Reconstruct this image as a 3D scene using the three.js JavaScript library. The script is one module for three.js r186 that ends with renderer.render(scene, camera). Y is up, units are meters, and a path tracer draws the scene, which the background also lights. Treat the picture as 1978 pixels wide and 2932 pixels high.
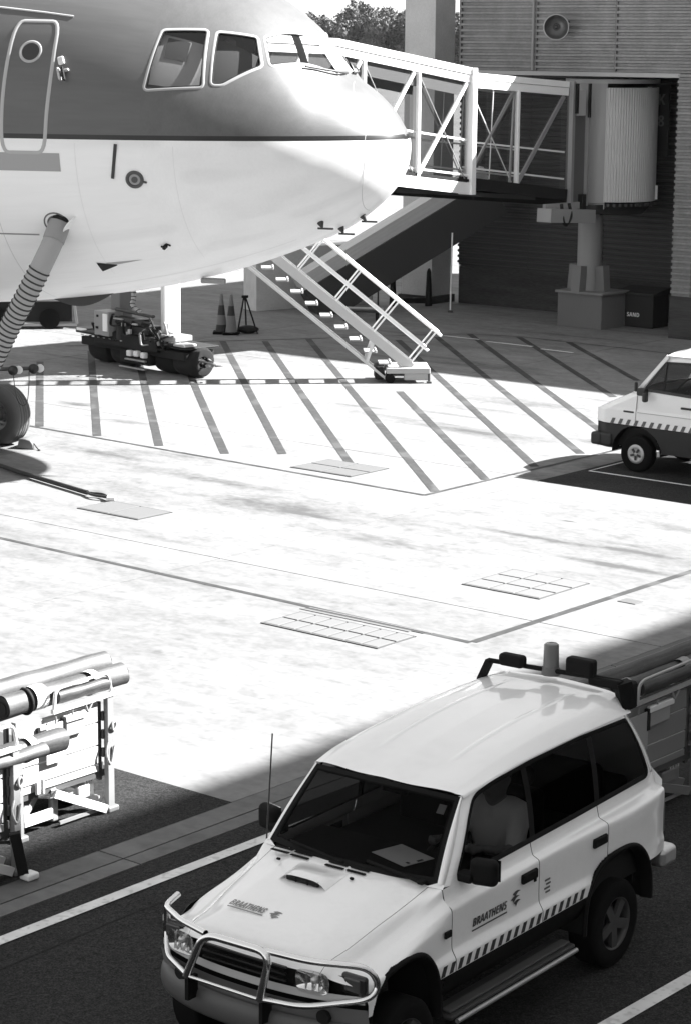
import * as THREE from 'three';
import { RoundedBoxGeometry } from 'three/addons/geometries/RoundedBoxGeometry.js';
import { MarchingCubes } from 'three/addons/objects/MarchingCubes.js';
import { FontLoader } from 'three/addons/loaders/FontLoader.js';
import { TextGeometry } from 'three/addons/geometries/TextGeometry.js';
import { mergeGeometries, mergeVertices, toCreasedNormals } from 'three/addons/utils/BufferGeometryUtils.js';

// ------------------------------------------------------------------ camera, sky, sun, exposure
const scene = new THREE.Scene();
const camera = new THREE.PerspectiveCamera(25.23, 690 / 1024, 0.3, 3000);
camera.position.set(0, 6.85, 0);
camera.rotation.order = 'YXZ';
camera.rotation.set(-0.20297, 0, 0.0074);
scene.add(camera);
const renderer = new THREE.WebGLRenderer({ antialias: true });
renderer.setSize(690, 1024);
renderer.toneMapping = THREE.LinearToneMapping;
renderer.toneMappingExposure = 5.5;
renderer.shadowMap.enabled = true;
{ // clear summer sky in black and white: pale at the horizon, darker overhead
  const w = 16, h = 128, d = new Float32Array(w * h * 4);
  for (let j = 0; j < h; j++) for (let i = 0; i < w; i++) {
    const el = ((j + 0.5) / h - 0.5) * Math.PI, s = Math.sin(el);
    let L = s >= 0 ? 0.14 + 0.12 * Math.pow(1 - s, 2.5) : 0.2;
    const k = (j * w + i) * 4; d[k] = d[k + 1] = d[k + 2] = L; d[k + 3] = 1;
  }
  const t = new THREE.DataTexture(d, w, h, THREE.RGBAFormat, THREE.FloatType);
  t.mapping = THREE.EquirectangularReflectionMapping; t.magFilter = THREE.LinearFilter; t.minFilter = THREE.LinearFilter; t.needsUpdate = true;
  scene.background = t; scene.environment = t;
}
const sun = new THREE.DirectionalLight(0xffffff, 5);
sun.position.set(77.7, 62, -11 - 35); sun.target.position.set(0, 0, -35);
sun.castShadow = true; sun.shadow.radius = 1.4; sun.shadow.mapSize.set(4096, 4096);
Object.assign(sun.shadow.camera, { left: -50, right: 50, top: 50, bottom: -50, near: 1, far: 220 });
scene.add(sun); scene.add(sun.target);
scene.fog = new THREE.FogExp2(0xffffff, 0.00005);

// ------------------------------------------------------------------ helpers
let seed = 7; const rnd = () => ((seed = (seed * 1664525 + 1013904223) >>> 0) / 4294967296);
const V = (x, y, z) => new THREE.Vector3(x, y, z);
const M = (a, rough = 0.6, metal = 0, o = {}) => { const m = new THREE.MeshPhysicalMaterial({ roughness: rough, metalness: metal, side: THREE.DoubleSide, ...o }); m.color.setRGB(a, a, a); return m; };
const names = {};
const numbered = n => { names[n] = (names[n] || 0) + 1; return names[n] === 1 ? n : n + '_' + String(names[n] - 1).padStart(3, '0'); };
function geo(gs) {
  gs = (Array.isArray(gs) ? gs : [gs]).map(g => { let q = g.index ? g.toNonIndexed() : g; if (!q.attributes.normal) q.computeVertexNormals(); if (!q.attributes.uv) q.setAttribute('uv', new THREE.BufferAttribute(new Float32Array(q.attributes.position.count * 2), 2)); for (const k of Object.keys(q.attributes)) if (!['position', 'normal', 'uv'].includes(k)) q.deleteAttribute(k); return q; });
  return gs.length === 1 ? gs[0] : mergeGeometries(gs);
}
function obj(name, gs, mat, parent = scene) { const m = new THREE.Mesh(geo(gs), mat); m.name = parent === scene ? numbered(name) : name; m.castShadow = m.receiveShadow = true; parent.add(m); return m; }
function tag(o, label, category, group) { o.userData.label = label; o.userData.category = category; if (group) o.userData.group = group; return o; }
function thing(name, label, category, [x, y, z] = [0, 0, 0], turn = 0, group) { const o = new THREE.Group(); o.name = numbered(name); o.position.set(x, y, z); o.rotation.y = turn; scene.add(o); return tag(o, label, category, group); }
const struct = (name, gs, mat) => { const m = obj(name, gs, mat); m.userData.kind = 'structure'; return m; };
// geometry makers
const bx = (x, y, z, w, h, d, ry = 0, rz = 0, rx = 0) => { const g = new THREE.BoxGeometry(w, h, d); if (rx) g.rotateX(rx); if (rz) g.rotateZ(rz); if (ry) g.rotateY(ry); return g.translate(x, y, z); };
const rb = (x, y, z, w, h, d, r = 0.01, ry = 0, rz = 0) => { const g = new RoundedBoxGeometry(w, h, d, 2, Math.min(r, w / 2.1, h / 2.1, d / 2.1)); if (rz) g.rotateZ(rz); if (ry) g.rotateY(ry); return g.translate(x, y, z); };
function align(g, p, q) { const d = q.clone().sub(p), l = d.length(); d.normalize(); const m = new THREE.Matrix4(); const up = Math.abs(d.y) > 0.999 ? V(1, 0, 0) : V(0, 1, 0); const x = up.clone().cross(d).normalize(), y = d.clone().cross(x); m.makeBasis(x, y, d); m.setPosition(p.clone().add(q).multiplyScalar(0.5)); return g.applyMatrix4(m); }
const A3 = p => p.isVector3 ? p : V(...p);
const rod = (p, q, r, n = 10) => { p = A3(p); q = A3(q); const g = new THREE.CylinderGeometry(r, r, p.distanceTo(q), n); g.rotateX(Math.PI / 2); return align(g, p, q); };
const beam = (p, q, w, h) => { p = A3(p); q = A3(q); return align(new THREE.BoxGeometry(w, h, p.distanceTo(q)), p, q); };
const pipe = (pts, r, closed = false, n = 8, tension = 0.5) => new THREE.TubeGeometry(new THREE.CatmullRomCurve3(pts.map(A3), closed, 'catmullrom', tension), Math.max(24, pts.length * 10), r, n, closed);
function bent(pts, r, rad = 0.06, closed = false, n = 8) { // straight runs with rounded bends
  const P = pts.map(A3), path = new THREE.CurvePath(), N = P.length; let prev = null;
  const cut = (a, b) => a.clone().lerp(b, Math.min(0.45, rad / a.distanceTo(b)));
  const out = [];
  for (let i = 0; i < N; i++) {
    if (!closed && (i === 0 || i === N - 1)) { out.push(P[i]); continue; }
    const a = cut(P[i], P[(i - 1 + N) % N]), b = cut(P[i], P[(i + 1) % N]);
    for (let k = 0; k <= 5; k++) { const t = k / 5; out.push(a.clone().multiplyScalar((1 - t) * (1 - t)).addScaledVector(P[i], 2 * t * (1 - t)).addScaledVector(b, t * t)); }
  }
  if (closed) out.push(out[0].clone());
  const ps = []; for (let i = 0; i + 1 < out.length; i++) { const l = out[i].distanceTo(out[i + 1]); if (l < 1e-5) continue; const c = new THREE.LineCurve3(out[i], out[i + 1]); path.add(c); }
  return new THREE.TubeGeometry(path, Math.max(40, N * 14), r, n, false);
}
const lathe = (pts, n = 32) => new THREE.LatheGeometry(pts.map(p => new THREE.Vector2(p[0], p[1])), n);
function grid(nu, nv, f, skip) { // smooth surface from f(u, v) -> Vector3
  const P = [], uv = [], idx = [];
  for (let j = 0; j <= nv; j++) for (let i = 0; i <= nu; i++) { const p = f(i / nu, j / nv); P.push(p.x, p.y, p.z); uv.push(i / nu, j / nv); }
  for (let j = 0; j < nv; j++) for (let i = 0; i < nu; i++) { if (skip && skip((i + 0.5) / nu, (j + 0.5) / nv)) continue; const a = j * (nu + 1) + i, b = a + 1, c = a + nu + 1, d = c + 1; idx.push(a, b, d, a, d, c); }
  const g = new THREE.BufferGeometry(); g.setAttribute('position', new THREE.Float32BufferAttribute(P, 3)); g.setAttribute('uv', new THREE.Float32BufferAttribute(uv, 2)); g.setIndex(idx); g.computeVertexNormals(); return g;
}
function pch(xs, ys) { // monotone cubic
  const n = xs.length, h = [], d = [], m = []; for (let i = 0; i < n - 1; i++) { h[i] = xs[i + 1] - xs[i]; d[i] = (ys[i + 1] - ys[i]) / h[i]; }
  m[0] = d[0]; m[n - 1] = d[n - 2]; for (let i = 1; i < n - 1; i++) { if (d[i - 1] * d[i] > 0) { const a = 2 * h[i] + h[i - 1], b = h[i] + 2 * h[i - 1]; m[i] = (a + b) / (a / d[i - 1] + b / d[i]); } else m[i] = 0; }
  return x => { x = Math.min(Math.max(x, xs[0]), xs[n - 1]); let i = 0; while (i < n - 2 && x > xs[i + 1]) i++; const t = (x - xs[i]) / h[i], t2 = t * t, t3 = t2 * t; return (2 * t3 - 3 * t2 + 1) * ys[i] + (t3 - 2 * t2 + t) * h[i] * m[i] + (3 * t2 - 2 * t3) * ys[i + 1] + (t3 - t2) * h[i] * m[i + 1]; };
}
const lerp = (a, b, t) => a + (b - a) * t, clamp = (x, a = 0, b = 1) => Math.min(b, Math.max(a, x)), sm = (a, b, x) => { const t = clamp((x - a) / (b - a)); return t * t * (3 - 2 * t); };
function inPoly(x, y, P) { let c = false; for (let i = 0, j = P.length - 1; i < P.length; j = i++) { const [xi, yi] = P[i], [xj, yj] = P[j]; if ((yi > y) !== (yj > y) && x < (xj - xi) * (y - yi) / (yj - yi) + xi) c = !c; } return c; }
function roundPoly(P, r, n = 5, sub = 6) { // rounded closed polygon, edges subdivided
  const out = [], N = P.length, L = (a, b) => Math.hypot(a[0] - b[0], a[1] - b[1]), mix = (a, b, t) => [lerp(a[0], b[0], t), lerp(a[1], b[1], t)];
  for (let i = 0; i < N; i++) {
    const p = P[i], a = P[(i + N - 1) % N], b = P[(i + 1) % N], ra = Math.min(0.45, r / L(p, a)), rbb = Math.min(0.45, r / L(p, b)), s = mix(p, a, ra), e = mix(p, b, rbb);
    for (let k = 0; k <= n; k++) { const t = k / n; out.push([(1 - t) ** 2 * s[0] + 2 * t * (1 - t) * p[0] + t * t * e[0], (1 - t) ** 2 * s[1] + 2 * t * (1 - t) * p[1] + t * t * e[1]]); }
    const rn = Math.min(0.45, r / L(p, b)), nx = mix(b, p, Math.min(0.45, r / L(p, b)));
    for (let k = 1; k < sub; k++) out.push(mix(e, nx, k / sub));
  }
  return out;
}
function offsetPoly(P, d) { // outward offset of a closed polygon (d > 0 grows it)
  const N = P.length; let area = 0; for (let i = 0; i < N; i++) { const a = P[i], b = P[(i + 1) % N]; area += a[0] * b[1] - b[0] * a[1]; } const sg = area > 0 ? 1 : -1;
  return P.map((p, i) => { const a = P[(i + N - 1) % N], b = P[(i + 1) % N]; let tx = b[0] - a[0], ty = b[1] - a[1]; const l = Math.hypot(tx, ty) || 1; return [p[0] + sg * d * ty / l, p[1] - sg * d * tx / l]; });
}
// noise
const hsh = (x, y, s) => { let n = (x * 374761393 + y * 668265263 + s * 974634377) | 0; n = Math.imul(n ^ (n >>> 13), 1274126177); return ((n ^ (n >>> 16)) >>> 0) / 4294967296; };
function vn(x, y, s, per = 0) { const xi = Math.floor(x), yi = Math.floor(y), fx = x - xi, fy = y - yi, u = fx * fx * (3 - 2 * fx), v = fy * fy * (3 - 2 * fy), w = i => per ? ((i % per) + per) % per : i; const a = hsh(w(xi), w(yi), s), b = hsh(w(xi + 1), w(yi), s), c = hsh(w(xi), w(yi + 1), s), d = hsh(w(xi + 1), w(yi + 1), s); return lerp(lerp(a, b, u), lerp(c, d, u), v); }
const enc = l => { l = clamp(l); return Math.round(255 * (l <= 0.0031308 ? 12.92 * l : 1.055 * Math.pow(l, 1 / 2.4) - 0.055)); };
function greyTex(w, h, f, srgb = true, rx = 1, ry = 1) {
  const d = new Uint8Array(w * h * 4); for (let j = 0; j < h; j++) for (let i = 0; i < w; i++) { const v = f(i / w, j / h), k = (j * w + i) * 4, q = srgb ? enc(v) : Math.round(255 * clamp(v)); d[k] = d[k + 1] = d[k + 2] = q; d[k + 3] = 255; }
  const t = new THREE.DataTexture(d, w, h); t.wrapS = t.wrapT = THREE.RepeatWrapping; t.magFilter = THREE.LinearFilter; t.minFilter = THREE.LinearMipmapLinearFilter; t.generateMipmaps = true; t.repeat.set(rx, ry); if (srgb) t.colorSpace = THREE.SRGBColorSpace; t.needsUpdate = true; return t;
}
// apron axes: a towards the camera's right (stand rows), b away to the right (along the service road)
const AX = [0.769, 0.639], BX = [0.639, -0.769];
const ab = (a, b, y = 0) => V(a * AX[0] + b * BX[0], y, a * AX[1] + b * BX[1]);
const ROT = Math.atan2(0.769, 0.639);              // local x along b, local z along a
function uvMap(g, f) { const p = g.attributes.position, u = new Float32Array(p.count * 2); for (let i = 0; i < p.count; i++) { const [s, t] = f(p.getX(i), p.getY(i), p.getZ(i)); u[2 * i] = s; u[2 * i + 1] = t; } g.setAttribute('uv', new THREE.BufferAttribute(u, 2)); return g; }
const font = await new FontLoader().loadAsync('fonts/droid/droid_sans_bold.typeface.json');
const text = (s, size, depth = 0.003) => { const g = new TextGeometry(s, { font, size, depth, height: depth, curveSegments: 4 }); g.computeBoundingBox(); return g; };

// ------------------------------------------------------------------ materials
const white = M(0.8, 0.45), whiteGloss = M(0.78, 0.35, 0, { clearcoat: 1, clearcoatRoughness: 0.06 }), black = M(0.012, 0.7, 0, { specularIntensity: .4 }), rubber = M(0.008, 0.95, 0, { specularIntensity: .2 }), darkMetal = M(0.06, 0.5, 0.3), greyMetal = M(0.32, 0.45, 0.4), steel = M(0.55, 0.3, 0.9), chrome = M(0.75, 0.16, 1), greyPaint = M(0.3, 0.5), darkPaint = M(0.05, 0.45), glass = M(0.85, 0.03, 0, { transmission: 1, thickness: 0, ior: 1.5 }), carGlass = M(0.55, 0.02, 0, { transmission: 1, thickness: 0, ior: 1.45, specularIntensity: 0.35 });
// concrete with soft stains, mapped in metres on (a, b)
const stains = [[-31.69, 30.03, .5, .17, .09], [-18.1, 26.0, .9, .1, .07], [-16.3, 25.25, .9, .12, .07], [-16.6, 26.15, .6, .12, .08], [-18.42, 27.25, .12, .04, .1], [-21.5, 25.05, .4, .07, .09], [-22.5, 25.2, 1.5, .6, .045], [-27.3, 26.6, 1.1, .3, .06], [-19.6, 24.4, 1.2, .3, .05], [-24.5, 26.1, 1.6, .2, .045], [-26.4, 27.3, 1.4, .35, .05], [-33.6, 32.2, 1.4, .3, .05], [-29.5, 29.2, .9, .2, .06], [-24.3, 32.6, .9, .15, .05], [-20.3, 31.2, .7, .25, .05], [-27.5, 33.5, .7, .12, .06], [-21.5, 33.2, 1.1, .2, .05]];
const concTex = greyTex(2048, 2048, (u, v) => {
  const a = -46 + 36 * u, b = 10 + 36 * v;
  let n = 0.5 * vn(a * 0.5, b * 1.6, 1) + 0.25 * vn(a * 1.1, b * 4.2, 2) + 0.25 * vn(a * 2.6, b * 9, 3);
  let c = 0.143 + 0.08 * (n - 0.42) + 0.03 * (vn(a * 9, b * 14, 4) - 0.5) + 0.026 * (vn(a * 24, b * 30, 14) - 0.5) + 0.025 * (vn(a * 3.1, b * 5, 15) - .5) - 0.016 * sm(.74, .9, vn(a * 5, b * 11, 16)) - .02 * sm(.82, .95, vn(a * 11, b * 13, 17)) + 0.03 * (vn(a * 0.16, b * 0.2, 5) - 0.5);
  const streak = sm(0.66, 0.85, vn(a * 0.35, b * 3.1, 6)) * sm(0.45, 0.75, vn(a * 0.2, b * 0.3, 7)); c -= 0.05 * streak;
  c -= 0.02 * (1 - sm(0.0, 2.2, Math.abs(b - 25.4 - 0.02 * (a + 25)))) * vn(a * 0.8, b * 2.5, 8);
  for (const [sa, sb, ra, rb2, k] of stains) { const q = ((a - sa) / ra) ** 2 + ((b - sb) / rb2) ** 2; if (q < 4) c -= 1.35 * k * Math.exp(-q * 1.2) * (0.6 + 0.8 * vn(a * 6, b * 16, 9)); }
  return clamp(c, 0.05, 0.3);
});
concTex.wrapS = concTex.wrapT = THREE.MirroredRepeatWrapping;
const bumpN = greyTex(512, 512, (u, v) => 0.5 * vn(u * 64, v * 64, 11, 64) + 0.5 * vn(u * 160, v * 160, 12, 160), false);
const conc = [0.97, 1, 1.03].map(k => { const m = M(k, 0.9, 0, { map: concTex, bumpMap: bumpN, bumpScale: 0.004 }); return m; });
const gutterM = [0.62, 0.68, 0.74].map(k => M(k, 0.9, 0, { map: concTex, bumpMap: bumpN, bumpScale: 0.004 }));
const concUV = (x, y, z) => [(x * AX[0] + z * AX[1] + 46) / 36, (x * BX[0] + z * BX[1] - 10) / 36];
const asphTex = greyTex(1024, 1024, (u, v) => { const g = vn(u * 512, v * 512, 21, 512), g2 = vn(u * 180, v * 180, 22, 180), l = vn(u * 6, v * 6, 23, 6); return 0.024 * (0.15 + 1.1 * g * g * 1.5 + 0.55 * g2) * (0.8 + 0.4 * l); });
const asph = M(1, 0.95, 0, { specularIntensity: .35, map: asphTex, bumpMap: bumpN, bumpScale: 0.006 });
const asphUV = (x, y, z) => [x / 4, z / 4];
const wornTex = greyTex(512, 512, (u, v) => 0.72 * (0.78 + 0.22 * vn(u * 40, v * 40, 31, 40)) * (1 - 0.25 * sm(0.6, 0.9, vn(u * 120, v * 120, 32, 120))));
const linePaint = M(1, 0.8, 0, { map: wornTex });
const blackPaint = M(1, 0.85, 0, { map: greyTex(512, 512, (u, v) => 0.016 + 0.016 * vn(u * 50, v * 50, 33, 50) + 0.03 * sm(0.6, 0.9, vn(u * 14, v * 14, 34, 14))) });
const wallConcrete = M(1, 0.9, 0, { map: greyTex(512, 512, (u, v) => 0.5 + 0.08 * (vn(u * 8, v * 8, 35, 8) - 0.5) + 0.06 * (vn(u * 90, v * 90, 36, 90) - 0.5)) });
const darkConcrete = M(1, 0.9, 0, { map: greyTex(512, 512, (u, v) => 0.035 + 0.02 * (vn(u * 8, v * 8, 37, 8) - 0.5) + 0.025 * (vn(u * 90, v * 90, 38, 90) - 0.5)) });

// ------------------------------------------------------------------ ground
function strip(pts, w, y, uvf = asphUV) { // flat ribbon through ground points [x, z]
  const P = [], idx = []; const n = pts.length;
  for (let i = 0; i < n; i++) { const a = pts[Math.max(0, i - 1)], b = pts[Math.min(n - 1, i + 1)]; let dx = b[0] - a[0], dz = b[1] - a[1]; const l = Math.hypot(dx, dz); dx /= l; dz /= l; P.push(pts[i][0] - dz * w / 2, y, pts[i][1] + dx * w / 2, pts[i][0] + dz * w / 2, y, pts[i][1] - dx * w / 2); if (i) { const k = 2 * i; idx.push(k - 2, k + 1, k - 1, k - 2, k, k + 1); } }
  const g = new THREE.BufferGeometry(); g.setAttribute('position', new THREE.Float32BufferAttribute(P, 3)); g.setIndex(idx); g.computeVertexNormals(); if (g.attributes.normal.getY(0) < 0) { for (let i = 0; i < idx.length; i += 3) { const v = idx[i + 1]; idx[i + 1] = idx[i + 2]; idx[i + 2] = v; } g.setIndex(idx); } const N = g.attributes.normal; for (let i = 0; i < N.count; i++) N.setXYZ(i, 0, 1, 0); return uvMap(g, uvf);
}
const quad = (P, y, uvf = asphUV) => { let ar = 0; P.forEach((p, i) => { const q = P[(i + 1) % P.length]; ar += p[0] * q[1] - q[0] * p[1]; }); if (ar > 0) P = P.slice().reverse(); const g = new THREE.BufferGeometry(); g.setAttribute('position', new THREE.Float32BufferAttribute(P.flatMap(p => [p[0], y, p[1]]), 3)); const idx = []; for (let i = 1; i + 1 < P.length; i++) idx.push(0, i, i + 1); g.setIndex(idx); g.setAttribute('normal', new THREE.Float32BufferAttribute(P.flatMap(() => [0, 1, 0]), 3)); return uvMap(g, uvf); };
const q2 = (a, b) => { const p = ab(a, b); return [p.x, p.z]; };
struct('ground', quad([[-1500, 300], [1500, 300], [1500, -2500], [-1500, -2500]], -0.06), M(0.06, 0.95));
struct('far_apron', quad([[-220, 60], [220, 60], [220, -108], [-220, -108]], -0.03, concUV), conc[1]);
struct('grass_field', quad([[-600, -110], [600, -110], [600, -420], [-600, -420]], -0.02), M(1, 0.95, 0, { map: greyTex(512, 512, (u, v) => 0.085 + 0.05 * vn(u * 30, v * 30, 41, 30) + 0.03 * vn(u * 5, v * 5, 42, 5)) })).material.map.repeat.set(0.1, 0.1);
{ // concrete slabs cast in bays, with open joints between them
  const apron = new THREE.Group(); apron.name = numbered('apron'); apron.userData.kind = 'structure'; scene.add(apron);
  const bays = [-84.2 + 0, -76.7, -68.8, -60.8, -52.8, -44.7, -36.7, -28.62, -20.54, -13.58], rows = [-1, 6.9, 14.5, 22.09, 29.7, 37.3, 44.9, 52.5, 60.1];
  for (let i = 0; i + 1 < bays.length; i++) for (let j = 0; j + 1 < rows.length; j++) {
    const g = 0.011, a0 = bays[i] + g, a1 = bays[i + 1] - g, b0 = rows[j] + g, b1 = rows[j + 1] - g, c = ab((a0 + a1) / 2, (b0 + b1) / 2);
    const geo1 = new THREE.BoxGeometry(b1 - b0, 0.05, a1 - a0).rotateY(ROT).translate(c.x, -0.025, c.z); obj('concrete_slab', uvMap(geo1, concUV), conc[(i * 2 + j) % 3], apron);
  }
}
struct('service_road', quad([q2(-13.06, -8), q2(-13.06, 60), q2(4, 60), q2(4, -8)], 0.0), asph);
{ // concrete gutter strips in lengths along the edge of the road
  const gut = new THREE.Group(); gut.name = numbered('road_gutter'); gut.userData.kind = 'structure'; scene.add(gut);
  const ends = [2, 5.0, 9.1, 13.05, 17.0, 21.0, 25, 29, 33, 37];
  for (let k = 0; k + 1 < ends.length; k++) for (const [a0, a1] of [[-13.57, -13.285], [-13.265, -13.07]]) { const c = ab((a0 + a1) / 2, (ends[k] + ends[k + 1]) / 2); obj('gutter_stone', uvMap(new THREE.BoxGeometry(ends[k + 1] - ends[k] - 0.02, 0.05, a1 - a0).rotateY(ROT).translate(c.x, -0.019, c.z), concUV), gutterM[(k + (a0 < -13.3 ? 1 : 0)) % 3], gut); }
}
struct('asphalt_patch', quad([q2(-13.58, 14.75), q2(-19.6, 14.75), q2(-19.6, 2), q2(-13.58, 2)], 0.004), asph);
struct('parking_patch', quad([[3.05, -35.85], [9.2, -30.74], [14.5, -37.1], [8.35, -42.2]].map(p => p), 0.004), asph);
struct('road_crack', [[[-12.3, 8], [-12.28, 10.5], [-12.34, 12.2], [-12.27, 14.1], [-12.33, 17]], [[-10.4, 9.5], [-10.2, 10.6], [-10.45, 11.4], [-10.3, 12.6]], [[-9.3, 12.8], [-8.9, 13.0], [-8.1, 12.9], [-7.2, 13.2]]].map(L => strip(L.map(q => q2(...q)), 0.014, 0.004)), M(.008, 1));
struct('road_edge_line', strip([q2(-12.7, -6), q2(-12.7, 45)], 0.13, 0.008), linePaint);
struct('road_bay_line', strip([q2(-8.27, -6), q2(-8.27, 45)], 0.13, 0.008), linePaint);
struct('parking_line', [strip([[4.49 + .25, -37.35 - .35], [3.97, -36.74], [9.6, -32.06]], 0.07, 0.008)], linePaint);
struct('stand_line', [strip([[-8, -34.07], [1.46, -25.79]], 0.09, 0.004), strip([[1.49, -25.81], [8.2, -33.9]], 0.11, 0.004)], blackPaint);
{ // no-parking hatching
  const H = [[[-6.63, -49.18], [-5.52, -40.71]], [[-5.73, -51], [-4.38, -39.77]], [[-4.9, -52.5], [-4.1, -46.08], [-3.21, -38.8]], [[-3.9, -52.6], [-3.02, -45.53], [-2.04, -38.07]], [[-2.88, -52.85], [-1.07, -38.11]], [[-1.9, -52.91], [-0.05, -38.16], [0.1, -37.0]], [[-0.9, -53.37], [0.06, -45.64], [1.39, -34.89]], [[1.06, -45.25], [2.23, -35.91]], [[1.2, -53.3], [1.8, -48.22], [3.11, -37.09]], [[2.12, -53.9], [3.99, -38.35]], [[2.93, -54.5], [4.6, -40.6]], [[4.07, -54.05], [5.27, -44.74]], [[5.17, -53.1], [6.02, -47]]];
  struct('hatching', H.map((h, i) => strip(h, 0.15, 0.0055)), blackPaint);
  struct('hatching_border', [strip([[-7.2, -42.1], [1.21, -34.6]], 0.07, 0.007), strip([[1.21, -34.6], [5.6, -39.9]], 0.07, 0.007), strip([[-6.4, -51.8], [-2.88, -52.9], [-0.9, -53.42], [1.5, -54.2], [2.93, -54.55], [4.07, -54.1], [5.17, -53.15], [6.6, -51.9], [8, -50.6]], 0.06, 0.007)], blackPaint);
  struct('painted_dashes', [strip([[2.29, -54.11], [3.1, -53.45]], 0.09, 0.012), strip([[3.25, -53.1], [4.26, -52.25]], 0.11, 0.012), strip([[4.42, -51.85], [5.09, -51.24]], 0.1, 0.012)], linePaint);
}
function cover(name, label, cat, pA, pB, nA, nB, tone, grp) { // pit cover set in the slab: frame and plates
  const a0 = pA[0], a1 = pA[1], b0 = pB[0], b1 = pB[1], c = ab((a0 + a1) / 2, (b0 + b1) / 2), t = thing(name, label, cat, [c.x, 0, c.z], ROT, grp), w = b1 - b0, d = a1 - a0, m = M(tone, 0.8), fr = M(tone * 0.5, 0.8);
  obj('pit', bx(0, 0.002, 0, w, 0.004, d), darkPaint, t);
  obj('cover_frame', [bx(-w / 2, 0.004, 0, 0.035, 0.016, d + .03), bx(w / 2, 0.004, 0, 0.02, 0.016, d + .03), bx(0, 0.004, -d / 2, w, 0.014, 0.02), bx(0, 0.004, d / 2, w, 0.014, 0.02)], fr, t);
  const pw = w / nB, pd = d / nA; for (let i = 0; i < nA; i++) for (let j = 0; j < nB; j++) obj('cover_plate', rb(-w / 2 + (j + .5) * pw, 0.008, -d / 2 + (i + .5) * pd, pw - 0.035, 0.014, pd - 0.035, 0.004), m, t);
}
const A_ = (x, z) => x * AX[0] + z * AX[1], B_ = (x, z) => x * BX[0] + z * BX[1];
cover('drain_grate', 'long pit cover of small square plates, nearest to the white jeep', 'pit cover', [A_(-.96, -26.66), A_(.37, -25.49)], [19.85, 20.55], 7, 2, 0.128);
cover('pit_cover', 'square pit cover framed by two dark edges, out in the sunlit concrete right of centre', 'pit cover', [A_(1.56, -28.76), A_(2.45, -27.96)], [23.05, 24.15], 3, 3, 0.135);
cover('pit_cover', 'grey pit cover lying across a hatching stripe below the boarding stairs', 'pit cover', [A_(-.87, -36.91), A_(.32, -36.37)], [27.8, 28.75], 2, 2, 0.1);
cover('pit_cover', 'grey pit cover at the hooked end of the black cable', 'pit cover', [A_(-3.94, -33.45), A_(-2.99, -32.64)], [23.15, 23.85], 2, 1, 0.105);
{ const c = ab(-15.05, 23.7), t = thing('valve_cover', 'small grey valve cover beside the corner line at right', 'pit cover', [c.x, 0, c.z], ROT); obj('cover_plate', rb(0, 0.004, 0, 0.2, 0.012, 0.26, 0.004), M(0.09, 0.8), t); }
{ const c = ab(-16.95, 20.75), t = thing('slot_drain', 'narrow dark slot drain along the painted corner line', 'drain', [c.x, 0, c.z], ROT); obj('slot', bx(0, 0.003, 0, 0.05, 0.008, 1.85), M(0.03, 0.9), t); obj('edging', [bx(0.05, 0.003, 0.05, 0.03, 0.012, 1.9), bx(-0.05, 0.003, -.1, 0.05, 0.011, 1.7)], M(0.11, 0.8), t); }

// ------------------------------------------------------------------ terminal behind the camera's right (casts the long shade over the road)
{
  const t = thing('terminal_building', 'tall terminal block standing along the service road outside the picture', 'building', [0, 0, 0], ROT);
  const a = 1.22, H = 18, pale = M(.78, .7);  // unseen facade made pale to bounce fill light onto the jeep
  obj('wall', bx(26, H / 2, a + 8, 62, H, 16), pale, t); obj('roof', bx(26, H + 0.1, a + 8.05, 62, 0.2, 15.9), darkConcrete, t);
  for (let f = 0; f < 4; f++) for (let k = 0; k < 12; k++) obj('window', bx(-1 + k * 4.8, 3 + f * 4.6, a - 0.02, 3.4, 2, 0.06), glass, t);
}

// ------------------------------------------------------------------ airport building at the back right
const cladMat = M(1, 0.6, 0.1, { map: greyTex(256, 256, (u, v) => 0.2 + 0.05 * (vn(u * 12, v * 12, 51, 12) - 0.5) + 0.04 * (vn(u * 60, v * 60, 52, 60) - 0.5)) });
const cladShade = M(0.035, 0.6, 0.1);  // recess shade painted into the colour of the ribbed cladding
function cladding(z0, z1, y0, y1, x) { // horizontal trapezoid ribs facing -x
  const pitch = 0.145, n = Math.round((y1 - y0) / pitch), p = (y1 - y0) / n, pts = []; for (let i = 0; i < n; i++) { const y = y0 + i * p; pts.push([0, y], [0, y + p * .4], [-0.06, y + p * .5], [-0.06, y + p * .85]); } pts.push([0, y1]);
  const P = [], idx = []; pts.forEach(([d, y], i) => { P.push(x + d, y, z0, x + d, y, z1); if (i) { const k = i * 2; idx.push(k - 2, k - 1, k + 1, k - 2, k + 1, k); } });
  const g = new THREE.BufferGeometry(); g.setAttribute('position', new THREE.Float32BufferAttribute(P, 3)); g.setIndex(idx); const q = g.toNonIndexed(); q.computeVertexNormals(); return uvMap(q, (xx, yy, zz) => [zz / 3, yy / 3]);
}
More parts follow.
